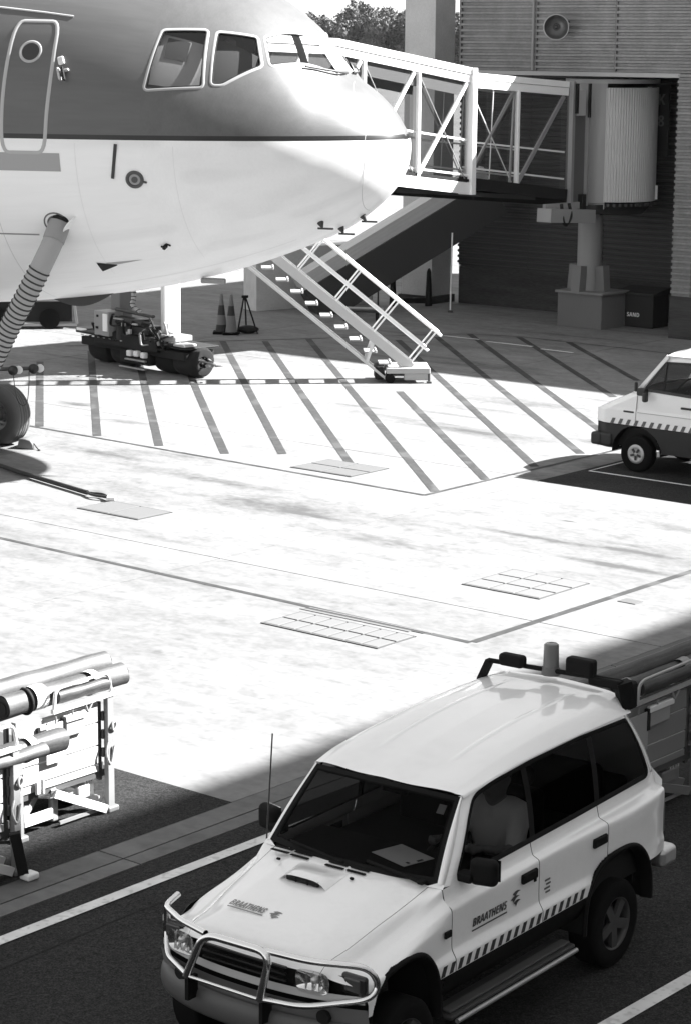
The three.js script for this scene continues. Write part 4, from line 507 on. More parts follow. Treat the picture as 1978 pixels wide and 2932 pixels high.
// ------------------------------------------------------------------ the white estate jeep in the foreground (local: x = its left, y up, z forward; origin on the ground under the rear axle)
const OJ = [1.3606, 0, -16.814], YJ = -.636;
{
  const t = thing('estate_jeep', 'white estate jeep with bull bar and roof beacon on the shaded road', 'jeep', OJ, YJ);
  const paint = M(1, .34, 0, { map: greyTex(256, 256, (u, v) => .86 - .05 * vn(u * 9, v * 9, 91, 9) * vn(u * 40, v * 40, 92, 40)), clearcoat: 1, clearcoatRoughness: .06 }), trim = M(.006, .75, 0, { specularIntensity: .35 }), clad = M(.007, .8, 0, { specularIntensity: .3 }), gl = M(.42, .02, 0, { transmission: 1, thickness: 0, ior: 1.35, specularIntensity: .12 }), sideGlass = M(.28, .02, 0, { transmission: 1, thickness: 0, ior: 1.35, specularIntensity: .12 }), gap = M(.004, .9);
  // cross-sections from the top centre (or belt) down to the sill: [l, u]
  const secF = [ // bonnet and front wing
    [2.2, [[0, 1.275], [.3, 1.273], [.5, 1.265], [.655, 1.253], [.72, 1.252], [.765, 1.25], [.778, 1.19], [.842, 1.128], [.849, 1.06], [.848, .94], [.852, .85], [.886, .785], [.886, .7]]],
    [2.5, [[0, 1.225], [.3, 1.222], [.5, 1.21], [.635, 1.18], [.67, 1.16], [.70, 1.12], [.75, 1.09], [.825, 1.07], [.86, 1.03], [.865, .95], [.866, .84], [.885, .785], [.885, .7]]],
    [2.8, [[0, 1.165], [.3, 1.16], [.5, 1.145], [.61, 1.115], [.645, 1.09], [.68, 1.05], [.74, 1.025], [.82, 1.01], [.87, .985], [.878, .93], [.878, .84], [.885, .785], [.885, .7]]],
    [3.05, [[0, 1.105], [.3, 1.1], [.48, 1.085], [.585, 1.055], [.62, 1.03], [.66, .995], [.73, .97], [.81, .955], [.865, .935], [.875, .9], [.875, .83], [.88, .78], [.88, .7]]],
    [3.28, [[0, 1.055], [.3, 1.05], [.46, 1.035], [.56, 1.008], [.6, .985], [.64, .96], [.71, .94], [.79, .925], [.845, .91], [.86, .88], [.86, .82], [.865, .78], [.865, .7]]],
    [3.345, [[0, .965], [.3, .963], [.45, .96], [.55, .95], [.59, .94], [.63, .925], [.70, .91], [.775, .9], [.83, .89], [.85, .87], [.85, .82], [.86, .78], [.86, .7]]]];
  const mk = S => { const xs = S.map(s => s[0]), n = S[0][1].length, fl = [], fu = []; for (let k = 0; k < n; k++) { fl.push(pch(xs, S.map(s => s[1][k][0]))); fu.push(pch(xs, S.map(s => s[1][k][1]))); } return (z, k) => { const i = Math.min(n - 2, Math.floor(k)), q = k - i, at = j => { j = clamp(j, 0, n - 1); return [fl[j](z), fu[j](z)]; }; const a = at(i - 1), b = at(i), c = at(i + 1), d = at(i + 2), h = j => { const m1 = (c[j] - a[j]) * .38, m2 = (d[j] - b[j]) * .38, q2 = q * q, q3 = q2 * q; return (2 * q3 - 3 * q2 + 1) * b[j] + (q3 - 2 * q2 + q) * m1 + (3 * q2 - 2 * q3) * c[j] + (q3 - q2) * m2; }; return [h(0), h(1)]; }; };
  const front = mk(secF), bow = (z, l) => z - .17 * sm(2.6, 3.34, z) * Math.pow(Math.abs(l) / .86, 2.4);
  const belt = z => 1.252 + .022 * (2.13 - z);
  const secS = [[-.78, .06], [-.6, .075], [-.2, .08], [.4, .03], [1.0, .0], [1.6, 0], [2.2, 0]].map(([z, fl]) => { const q = z < -.5 ? -.05 * (-.5 - z) / .28 : 0, b = belt(z); return [z, [[.765 + q, b], [.777 + q, b - .055], [.792 + q, b - .092], [.842 + q + fl * .4, b - .122], [.849 + q + fl * .45, b - .19], [.848 + q + fl * .4, b - .31], [.852 + q + fl * .35, .85], [.886 + q, .785], [.886 + q, .7]]]; });
  const side = mk(secS);
  const WR = { f: [2.76, .42, .4, .55], r: [.0, .4, .5, .535] }; // wheel openings: centre z, centre u, radius
  const inArch = (z, u) => [WR.f, WR.r].some(([cz, cu, r, q]) => { const dx = Math.abs(z - cz), dy = u - cu; return Math.pow(dx / r, 2.6) + Math.pow(Math.max(0, dy) / q, 2.6) < 1; });
  const mir = (k, g) => { g = g.clone(); if (k < 0) { g.scale(-1, 1, 1); const id = g.index; for (let i = 0; i < id.count; i += 3) { const a = id.getX(i + 1); id.setX(i + 1, id.getX(i + 2)); id.setX(i + 2, a); } } return g; };
  // bonnet and front wings
  obj('bonnet', grid(60, 40, (u, v) => { const k = lerp(-3, 3, u), z = lerp(2.2, 3.345, v), p = front(z, Math.abs(k)); const l = p[0] * Math.sign(k); const scoop = 0; return V(l, p[1] + .012 * sm(.52, .4, Math.abs(l)) * sm(3.25, 3.05, z), bow(z, l)); }), paint, t);
  for (const s of [1, -1]) obj('front_wing', mir(s, grid(220, 130, (u, v) => { const z = lerp(2.205, 3.34, u), p = front(z, lerp(3.06, 12, v)); return V(p[0], p[1], bow(z, p[0])); }, (u, v) => { const z = lerp(2.205, 3.34, u), p = front(z, lerp(3.06, 12, v)); return p[0] > .6 && inArch(bow(z, p[0]), p[1]); })), paint, t);
  const sideP = (z0, z1, name) => [1, -1].map(s => obj(name, mir(s, grid(Math.ceil((z1 - z0) / .008), 120, (u, v) => { const z = lerp(z0, z1, u), p = side(z, lerp(0, 8, v)); return V(p[0], p[1], z); }, (u, v) => { const z = lerp(z0, z1, u), p = side(z, lerp(0, 8, v)); return inArch(z, p[1]); })), paint, t));
  const D1 = sideP(1.094, 2.197, 'front_door'), D2 = sideP(.162, 1.086, 'rear_door'); sideP(-.78, .154, 'rear_quarter');
  // inner dark shell behind gaps, arches, floor
  obj('inner_body', [bx(0, .85, .75, 1.56, .5, 2.9), bx(0, .82, 2.6, 1.1, .25, 1.0), bx(0, .8, -.6, 1.5, .6, .3)], gap, t);
  for (const s of [1, -1]) for (const [cz, cu, r, rq] of [WR.f, WR.r]) {
    const P = []; for (let k = 0; k <= 30; k++) { const a = k / 30 * Math.PI, c = Math.cos(a), q = Math.sin(a), e = 2 / 2.6; P.push([cz + r * Math.sign(c) * Math.pow(Math.abs(c), e), cu + rq * Math.pow(q, e)]); }
    obj('arch_trim', mir(s, grid(30, 3, (u, v) => { const [z, y] = P[Math.round(u * 30)]; const k = [1.025, 1.0, .95, .92][Math.round(v * 3)], x = [.872, .892, .885, .80][Math.round(v * 3)] + (cz > 1 ? 0 : .012); return V(x - (z > 2.9 ? .05 * (z - 2.9) / .26 : 0), cu + (y - cu) * k, cz + (z - cz) * k); })), trim, t);
    obj('wheel_housing', mir(s, grid(30, 1, (u, v) => { const [z, y] = P[Math.round(u * 30)]; return V(lerp(.86, .45, v), cu + (y - cu) * .97, cz + (z - cz) * .97); })), gap, t);
  }
  // hazard band and dark sill
  for (const s of [1, -1]) {
    obj('sill_cladding', mir(s, grid(40, 6, (u, v) => { const z = lerp(.47, 2.33, u), y = lerp(.7, .5, v); return V(.887 - .1 * v * v, y, z); })), clad, t);
    for (let k = 0; k < 19; k++) { const z = .5 + k * .1; obj('hazard_stripe', mir(s, (() => { const g = new THREE.BufferGeometry(), q = [[.888, .778, z], [.888, .778, z + .05], [.888, .705, z + .085], [.888, .705, z + .035]]; g.setAttribute('position', new THREE.Float32BufferAttribute(q.flat(), 3)); g.setIndex([0, 1, 2, 0, 2, 3]); g.computeVertexNormals(); return g; })()), M(.025, .6), t); }
    obj('running_board', [rb(s * .83, .40, 1.5, .2, .035, 1.62, .015)], M(.03, .8), t); obj('board_tread', Array.from({ length: 1 }, () => rb(s * .86, .43, 1.5, .08, .02, 1.56, .008)), M(.05, .8), t); obj('step_tube', rod([s * .955, .385, .72], [s * .955, .385, 2.28], .018), M(.35, .4, .6), t);
    obj('door_handle', rb(s * .862, 1.085, 1.24, .03, .075, .2, .03), trim, t); obj('door_handle', rb(s * .875, 1.075, .28, .03, .075, .19, .03), trim, t); obj('side_repeater', rb(s * .872, .985, 2.28, .02, .05, .08, .015), trim, t); obj('door_lock', rb(s * .853, 1.03, 1.15, .01, .03, .03, .01), trim, t);
  }
  // upper body: belt to gutter with the window openings
  const gut = pch([-.55, -.2, .3, 1.0, 1.5, 1.78], [1.845, 1.853, 1.857, 1.845, 1.805, 1.762]), gl_l = pch([-.55, .5, 1.5, 1.8], [.655, .66, .652, .628]);
  const zf = v => lerp(2.2, 1.775, v), zr = v => lerp(-.78, -.5, Math.pow(v, 1.15));
  const upp = (u, v) => { const z = lerp(zr(v), zf(v), u), b = belt(z), y = lerp(b, gut(z), v), wv = lerp(.765, gl_l(z), v) + .018 * Math.sin(v * Math.PI); const fz = zf(v) - z, rz2 = z - zr(v); return V(wv - .03 * sm(.1, 0, fz) - .06 * sm(.14, 0, rz2), y, z); };
  const winP = roundPoly([[2.035, 1.272], [1.665, 1.752], [1.45, 1.79], [.97, 1.82], [.3, 1.83], [-.44, 1.808], [-.62, 1.33], [.53, 1.296], [1.57, 1.274]], .07, 5, 5);
  const bodyAt = (z, y) => { const v = clamp((y - belt(z)) / (gut(z) - belt(z))), u = clamp((z - zr(v)) / (zf(v) - zr(v))); return upp(u, v).x; };
  for (const s of [1, -1]) {
    obj('window_surround', mir(s, grid(220, 50, upp, (u, v) => { const p = upp(u, v); return inPoly(p.z, p.y, winP); })), paint, t);
    const Pn = winP.length; obj('window_seal', mir(s, grid(Pn, 2, (u, v) => { const i = Math.round(u * Pn) % Pn, q = offsetPoly(winP, [.014, 0, -.022][Math.round(v * 2)])[i]; return V(bodyAt(q[0], q[1]) + [.004, .008, -.006][Math.round(v * 2)], q[1], q[0]); })), trim, t);
    const split = [[1.06, 2.2, 'front_window'], [.155, 1.04, 'rear_window'], [-.7, .135, 'quarter_window']];
    for (const [a, b, nm] of split) { obj(nm, mir(s, grid(24, 10, (u, v) => { const z = lerp(Math.max(a, -.6), Math.min(b, 2.035), u); let y0 = belt(z) + .025, y1 = z > 1.665 ? lerp(1.752, 1.272, (z - 1.665) / .37) : Math.min(gut(z) - .02, 1.84); if (z < -.42) y1 = lerp(1.808, 1.33, (-.44 - z) / .18); const y = lerp(y0, Math.max(y0, y1), v); return V(bodyAt(z, y) - .012, y, z); })), nm === 'front_window' ? gl : sideGlass, t); }
    for (const z of [1.05, .145]) obj('window_pillar', mir(s, grid(2, 8, (u, v) => { const y = lerp(belt(z) + .02, 1.835, v); return V(bodyAt(z, y) - .006, y, z + (u - .5) * .07); })), trim, t);
  }
  // roof
  const ridge = pch([-.5, -.3, .4, 1.1, 1.55, 1.83], [1.985, 1.995, 1.985, 1.93, 1.85, 1.79]);
  const roofSec = (z, k) => { const g0 = gut(z), gl0 = gl_l(z), r = ridge(z), h = r - g0, P = [[gl0 + .012, g0 - .004], [gl0 - .0, g0 + .012], [gl0 - .05, g0 + h * .48], [gl0 - .095, g0 + h * .72], [gl0 - .2, g0 + h * .88], [.22, r - .008], [0, r]]; const i = Math.min(5, Math.floor(k)), q = k - i; const c = j => P[clamp(j, 0, 6)]; const f = d => { const m1 = (c(i + 1)[d] - c(i - 1)[d]) * .35, m2 = (c(i + 2)[d] - c(i)[d]) * .35; return (2 * q ** 3 - 3 * q * q + 1) * c(i)[d] + (q ** 3 - 2 * q * q + q) * m1 + (3 * q * q - 2 * q ** 3) * c(i + 1)[d] + (q ** 3 - q * q) * m2; }; return [f(0), f(1)]; };
  const wtz = l => 1.775 + .055 * (1 - (l / .62) ** 2), rtz = l => -.5 - .06 * (1 - (l / .62) ** 2);
  obj('roof', grid(80, 70, (u, v) => { const k = u < .5 ? u * 12 : (1 - u) * 12, sg = u < .5 ? 1 : -1; let p = roofSec(lerp(-.5, 1.775, v), k); const z = lerp(rtz(p[0]), wtz(Math.min(p[0], .62)), v); p = roofSec(clamp(z, -.5, 1.8), k); const ri = Math.abs(Math.abs(p[0]) - .33) < .03 || Math.abs(p[0]) < .03 ? .006 * sm(1.6, 1.4, z) * sm(-.4, -.2, z) : 0; return V(p[0] * sg, p[1] - ri * 0 , z); }), paint, t);
  for (const l of [-.3, .3]) obj('roof_rib', grid(30, 4, (u, v) => { const z = lerp(-.3, 1.45, u), lx = l + (v - .5) * .05; let best = 1.9, bd = 9; for (let k = 3; k <= 6; k += .05) { const q = roofSec(z, k); if (Math.abs(q[0] - Math.abs(lx)) < bd) { bd = Math.abs(q[0] - Math.abs(lx)); best = q[1]; } } return V(lx, best + .004 * Math.sin(v * Math.PI) * sm(0, .1, u) * sm(1, .9, u) + .0005, z); }), paint, t);
  obj('rear_face', grid(20, 16, (u, v) => { const l = lerp(-1, 1, u), y = lerp(.55, 1.97, v), b = belt(-.78), q = clamp((y - b) / (1.85 - b)), e = upp(0, q), w = y > b ? e.x + .006 : .8; return V(l * (y > 1.85 ? lerp(w, .4, (y - 1.85) / .12) : w), y, (y > b ? e.z : -.78) - .015 * (1 - l * l)); }), paint, t);
  obj('rear_bumper', rb(0, .62, -.86, 1.72, .16, .24, .05), M(.5, .3, .7), t); obj('tail_lamp', rb(.77, .95, -.79, .1, .25, .06, .02), M(.1, .3), t); obj('tail_lamp', rb(-.77, .95, -.79, .1, .25, .06, .02), M(.1, .3), t);
  // windscreen
  const ws = (u, v) => { const l = lerp(-1, 1, u), w = lerp(.725, .622, v), y = lerp(1.283, 1.762, v), z = lerp(2.19, 1.775, v) + lerp(.085, .055, v) * (1 - l * l) + .02 * Math.sin(v * Math.PI); return V(l * w, y + .02 * (1 - l * l) * v + (v < .5 ? -.01 * (1 - l * l) : 0), z); };
  const wsI = (u, v) => ws(lerp(.03, .97, u), lerp(.07, .95, v));
  obj('windscreen', grid(24, 14, wsI), gl, t);
  obj('windscreen_seal', grid(24, 14, (u, v) => ws(u, v).add(V(0, -.001, -.002)), (u, v) => u > .03 && u < .97 && v > .07 && v < .95), trim, t);
  for (const s of [1, -1]) { obj('windscreen_pillar', mir(s, grid(8, 24, (u, v) => { const a = ws(.995, v), b = upp(.985, v); return a.lerp(b, u).add(V(.014 * Math.sin(u * Math.PI), .008 * Math.sin(u * Math.PI), .012 * Math.sin(u * Math.PI))); })), paint, t); obj('scuttle_corner', mir(s, grid(4, 4, (u, v) => V(.645, 1.256, 2.22).lerp(V(.768, 1.251, 2.2), u).lerp(V(.715, 1.285, 2.19).lerp(V(.762, 1.275, 2.17), u), v))), paint, t); }
  // scuttle, vents, wipers
  for (const [l0] of [[-.62], [-.13]]) for (let r = 0; r < 2; r++) for (let c = 0; c < 2; c++) { const l = l0 + .09 + c * .18; obj('scuttle_vent', rb(l, 1.282 - .008 * r, 2.285 + r * .05 - .04 * Math.abs(l), .155, .008, .026, .003), trim, t); }
  for (const [l] of [[-.16], [.5]]) obj('wiper_arm', [pipe([[l + .12, 1.275, 2.25 - .03 * Math.abs(l)], [l - .02, 1.3, 2.25 - .02 * Math.abs(l)], [l - .34, 1.33, 2.23]], .012), rb(l + .12, 1.285, 2.25 - .03 * Math.abs(l), .05, .03, .06, .012)], trim, t);
  for (const l of [-.46, .17]) obj('washer_jet', rb(l, 1.262, 2.42, .03, .016, .02, .006), trim, t);
  { const s = new THREE.Group(); s.name = 'bonnet_scoop'; t.add(s); const cx = -.1, z0 = 2.6; obj('scoop_hood', grid(16, 16, (u, v) => { const l = lerp(-1, 1, u), z = lerp(z0 - .25, z0 + .02, v), h = .05 * sm(0, .8, v) * (1 - Math.pow(Math.abs(l), 4)); return V(cx + l * .2, front(z, 0)[1] + .012 + h + .001, z); }), paint, s); obj('scoop_mouth', rb(cx, front(z0, 0)[1] + .034, z0 + .012, .28, .035, .02, .012), gap, s); for (const l of [-.05, .05]) obj('scoop_bar', bx(cx + l, front(z0, 0)[1] + .034, z0 + .024, .008, .034, .006), clad, s); }
  // front end
  const yF = .98; obj('grille_panel', grid(30, 10, (u, v) => { const l = lerp(-.83, .83, u); return V(l, lerp(.95, .56, v), bow(3.31, l) - .012); }), trim, t);
  obj('front_trim', grid(40, 4, (u, v) => { const l = lerp(-.85, .85, u), z = bow(3.34, l); return V(l, lerp(.845, .79, v) - .0, z + .02); }), M(.42, .45), t);
  obj('front_apron', grid(40, 6, (u, v) => { const l = lerp(-.87, .87, u), z = bow(3.34, l); return V(l, lerp(.76, .5, v), z + .03 - .06 * v); }), M(.13, .5), t);
  obj('front_bumper', grid(40, 10, (u, v) => { const l = lerp(-.9, .9, u), z = bow(3.36, l) - .05 * Math.pow(Math.abs(l) / .9, 8); const a = v * Math.PI; return V(l, .55 + .1 * Math.cos(a), z + .05 * Math.sin(a)); }), M(.075, .5), t);
  obj('grille_bar', [0, 1, 2].map(k => bx(-.02, .965 - k * .045, 3.345, .7, .012, .02)), M(.012, .5), t);
  for (const s of [1, -1]) {
    const h = new THREE.Group(); h.name = 'headlamp'; t.add(h); const z = bow(3.33, .58);
    obj('lamp_bowl', grid(24, 6, (u, v) => { const a = u * 6.2832, r = v, ex = Math.sign(Math.cos(a)) * Math.pow(Math.abs(Math.cos(a)), .55), ey = Math.sign(Math.sin(a)) * Math.pow(Math.abs(Math.sin(a)), .55); return V(s * (.555 + .125 * r * ex) - .045, .9 + .078 * r * ey, z + .005 + .035 * r * r - .03 * .5 * (ex * r)); }), M(.8, .12, 1), h);
    obj('lamp_glass', grid(24, 6, (u, v) => { const a = u * 6.2832, r = v, ex = Math.sign(Math.cos(a)) * Math.pow(Math.abs(Math.cos(a)), .55), ey = Math.sign(Math.sin(a)) * Math.pow(Math.abs(Math.sin(a)), .55); return V(s * (.555 + .128 * r * ex) - .045, .9 + .08 * r * ey, z + .055 + .012 * (1 - r * r) - .03 * .5 * (ex * r)); }), glass, h);
    obj('lamp_flute', [0, 1, 2].map(k => bx(s * (.5 + k * .055) - .045, .9, z + .03, .006, .12, .02)), M(.6, .2, .8), h); obj('bulb', new THREE.SphereGeometry(.028, 12, 8).translate(s * .56 - .045, .91, z + .02), M(.75, .2, .5), h);
    obj('bezel', [rb(s * .76, .9, bow(3.3, .76) + .005, .2, .15, .05, .03)], M(.02, .25), t); obj('indicator', [rb(s * .755, .905, bow(3.3, .76) + .022, .13, .1, .03, .02)], M(.06, .15), t); if (s < 0) obj('side_lamp', rb(s * .835, .93, bow(3.28, .83) + .05, .05, .16, .05, .02), M(.4, .3), t);
    obj('fog_recess', new THREE.CylinderGeometry(.05, .05, .03, 20).rotateX(Math.PI / 2).translate(s * .6, .68, bow(3.34, .6) + .03), black, t);
  }
  // bull bar of bright tube
  const bb = new THREE.Group(); bb.name = 'bull_bar'; t.add(bb);
  obj('top_tube', bent([[.24, 1.095, 3.45], [.55, 1.075, 3.38], [.87, 1.05, 3.18], [.91, .92, 3.12], [.88, .83, 3.18], [.52, .765, 3.41], [.2, .755, 3.46]], .022, .1, false, 12), chrome, bb);
  obj('top_tube', bent([[-.26, 1.09, 3.45], [-.55, 1.09, 3.37], [-.82, 1.075, 3.21], [-.83, 1.11, 3.06]], .022, .08, false, 12), chrome, bb);
  obj('side_tube', bent([[-.8, 1.07, 3.22], [-.84, .88, 3.17], [-.75, .755, 3.27], [-.43, .75, 3.44]], .021, .07, false, 12), chrome, bb);
  obj('centre_hoop', bent([[-.43, .745, 3.45], [-.27, 1.09, 3.46], [.3, 1.1, 3.47], [.21, .75, 3.47]], .027, .12, false, 12), chrome, bb);
  obj('lower_tube', rod([-.43, .75, 3.45], [.21, .755, 3.47], .014), chrome, bb); for (const l of [-.42, .21]) obj('mounting_plate', bx(l, .66, 3.41, .03, .16, .1), trim, bb);
  // mirrors, aerial
  for (const s of [1, -1]) { const m = new THREE.Group(); m.name = 'door_mirror'; t.add(m); obj('mirror_shell', rb(s * .925, 1.335, 1.93, .2, .19, .1, .045, s * .25), trim, m); obj('mirror_arm', rb(s * .81, 1.29, 1.97, .12, .07, .1, .02), trim, m); obj('mirror_glass', bx(s * .93, 1.335, 1.875, .16, .15, .01, s * .25), M(.5, .03, 1), m); }
  obj('aerial', [rod([-.81, 1.15, 2.12], [-.8, 2.02, 2.06], .006, 6), rb(-.81, 1.13, 2.12, .04, .04, .04, .01)], M(.05, .4, .5), t);
  // roof bar with beacon and work lamps
  const bar = new THREE.Group(); bar.name = 'light_bar'; t.add(bar);
  obj('cross_bar', rod([-.5, 2.1, -.3], [.6, 2.08, -.46], .02), trim, bar); obj('bar_foot', beam([-.5, 2.1, -.3], [-.58, 1.93, -.3], .06, .05), trim, bar); obj('bar_foot', beam([.6, 2.08, -.46], [.63, 1.88, -.5], .1, .12), trim, bar); obj('bar_box', rb(.47, 2.06, -.44, .28, .07, .09, .02), trim, bar); obj('bar_end', rb(.62, 1.97, -.52, .12, .22, .12, .03), trim, bar);
  obj('work_lamp', rb(-.3, 2.13, -.32, .22, .1, .1, .03), trim, bar); obj('work_lamp', rb(.26, 2.15, -.42, .24, .14, .1, .025), trim, bar);
  const be = new THREE.Group(); be.name = 'beacon'; t.add(be); obj('beacon_base', new THREE.CylinderGeometry(.07, .075, .06, 24).translate(0, 2.08, -.4), M(.1, .5), be); obj('beacon_dome', lathe([[0, .2], [.046, .198], [.058, .188], [.064, .0]], 28).translate(0, 2.1, -.4), M(.2, .15, 0, { transmission: .35, thickness: 0 }), be); obj('beacon_reflector', [rb(.005, 2.2, -.4, .06, .09, .02, .008, .7), new THREE.CylinderGeometry(.02, .02, .15, 10).translate(0, 2.17, -.4)], M(.1, .3, .5), be);
  // cabin
  const cab = new THREE.Group(); cab.name = 'cabin'; t.add(cab); const cabM = M(.004, 1);
  obj('dashboard', [rb(0, 1.16, 1.88, 1.4, .2, .56, .06)], M(.004, 1), cab); obj('cabin_floor', bx(0, .72, .6, 1.4, .04, 2.6), cabM, cab); obj('firewall', bx(0, 1.0, 2.15, 1.42, .5, .03), cabM, cab);
  for (const l of [.38, -.38]) { obj('seat_cushion', rb(l, .88, .98, .5, .16, .5, .06), cabM, cab); obj('seat_back', rb(l, 1.2, .7, .48, .66, .14, .06), cabM, cab); obj('headrest', rb(l, 1.6, .66, .26, .16, .1, .05), cabM, cab); } obj('rear_bench', [rb(0, .9, .15, 1.3, .2, .5, .06), rb(0, 1.22, -.1, 1.3, .6, .14, .06)], cabM, cab); obj('luggage', [rb(.2, 1.05, -.42, .8, .5, .4, .04)], M(.04, .9), cab);
  obj('headlining', grid(10, 10, (u, v) => V(lerp(-.6, .6, u), Math.min(ridge(lerp(-.45, 1.7, v)) - .07 - .08 * Math.abs(2 * u - 1) ** 2, 1.9), lerp(-.45, 1.7, v))), M(.012, .9), cab);
  obj('steering_wheel', new THREE.TorusGeometry(.185, .016, 8, 32).rotateX(-1.0).translate(.38, 1.2, 1.55), M(.02, .5), cab); obj('rear_mirror', rb(0, 1.67, 1.68, .22, .06, .03, .02), trim, cab);
  obj('screen_sticker', bx(.5, 1.665, 1.83, .06, .07, .004, 0, 0, -.7), M(.25, .6), cab);
  // lettering and emblem, flat prints on door and bonnet
  const ink = M(.05, .6), emblem = () => { const out = []; for (const [x, y, w] of [[0, 0, 1], [.018, .028, .9], [.03, -.028, .8]]) { const s = new THREE.Shape(); s.moveTo(x, y); s.quadraticCurveTo(x + .035 * w, y + .028, x + .09 * w, y + .006); s.quadraticCurveTo(x + .045 * w, y + .008, x + .03 * w, y - .022); s.quadraticCurveTo(x + .02 * w, y - .002, x, y); out.push(new THREE.ExtrudeGeometry(s, { depth: .002, bevelEnabled: false })); } return mergeGeometries(out.map(g => g.toNonIndexed())); };
  const shear = g => g.applyMatrix4(new THREE.Matrix4().set(1, .22, 0, 0, 0, 1, 0, 0, 0, 0, 1, 0, 0, 0, 0, 1));
  for (const s of [1, -1]) { const g = shear(text('BRAATHENS', .058, .002)), w = g.boundingBox.max.x, parts = [g.scale(.44 / w, 1, 1), bx(.22, -.028, 0, .44, .01, .002), emblem().scale(1.25, 1.25, 1).translate(.49, .04, 0)]; const q = geo(parts); q.translate(-.3, 0, 0); if (s > 0) q.rotateY(Math.PI / 2); else q.rotateY(-Math.PI / 2); q.translate(s * .853, .93, 1.66); obj('door_lettering', q, ink, t); }
  { const small = [text('FLY', .035, .002).translate(0, .05, 0), text('SAFE', .035, .002)].slice(0, 0); const q = geo([bx(0, .05, 0, .07, .014, .002), bx(.012, .02, 0, .06, .014, .002), bx(-.004, -.01, 0, .075, .014, .002), bx(.006, -.04, 0, .06, .014, .002)]); q.rotateY(Math.PI / 2).translate(.852, .93, .98); obj('door_label', q, M(.12, .6), t); }
  { const g = shear(text('BRAATHENS', .06, .002)), w = g.boundingBox.max.x, q = geo([g.scale(.3 / w, 1, 1), bx(.16, -.02, 0, .3, .008, .002), emblem().scale(.9, .9, 1).translate(.34, .02, 0)]); q.translate(-.22, 0, 0).rotateX(-Math.PI / 2 + .235).translate(-.2, 1.128, 3.02); obj('bonnet_lettering', q, M(.2, .6), t); }
  // wheels
  const tyre = () => lathe([[.2, -.11], [.27, -.125], [.32, -.115], [.34, -.09], [.34, .09], [.32, .115], [.27, .125], [.2, .11]], 40), rimG = () => { const out = [lathe([[.2, .1], [.205, .115], [.19, .1], [.175, .04], [.175, -.1]], 32).toNonIndexed(), new THREE.CylinderGeometry(.055, .06, .05, 20).translate(0, .075, 0).toNonIndexed()]; for (let k = 0; k < 5; k++) { const a = k * 1.2566; out.push(beam([.03 * Math.cos(a), .085, .03 * Math.sin(a)], [.19 * Math.cos(a), .09, .19 * Math.sin(a)], .075, .03).toNonIndexed()); } return mergeGeometries(out.map(g => geo(g))); };
  for (const [z, s] of [[0, 1], [0, -1], [2.76, 1], [2.76, -1]]) { const w = new THREE.Group(); w.name = 'wheel'; w.position.set(s * .76, .34, z); w.rotation.z = -s * Math.PI / 2; w.rotation.y = 0; t.add(w); obj('tyre', tyre(), rubber, w); obj('rim', rimG(), M(.06, .5, .3), w); obj('brake_disc', new THREE.CylinderGeometry(.15, .15, .02, 24), darkMetal, w); }
}
const jeepLocal = new THREE.Matrix4().makeRotationY(YJ).setPosition(...OJ), inJeep = (o, p) => { const q = V(...p).applyMatrix4(jeepLocal); o.position.copy(q); o.rotation.y = YJ; };
{ const t = thing('paper_sheet', 'white paper sheet lying on the dashboard behind the jeep windscreen', 'paper'); inJeep(t, [.2, 1.272, 1.86]); obj('sheet', bx(0, 0, 0, .36, .004, .27, -.28), M(.75, .8), t); obj('print_mark', [bx(.16, .004, .02, .02, .003, .05, -.28), bx(.12, .004, .11, .03, .003, .02, -.28)], M(.05, .8), t); }
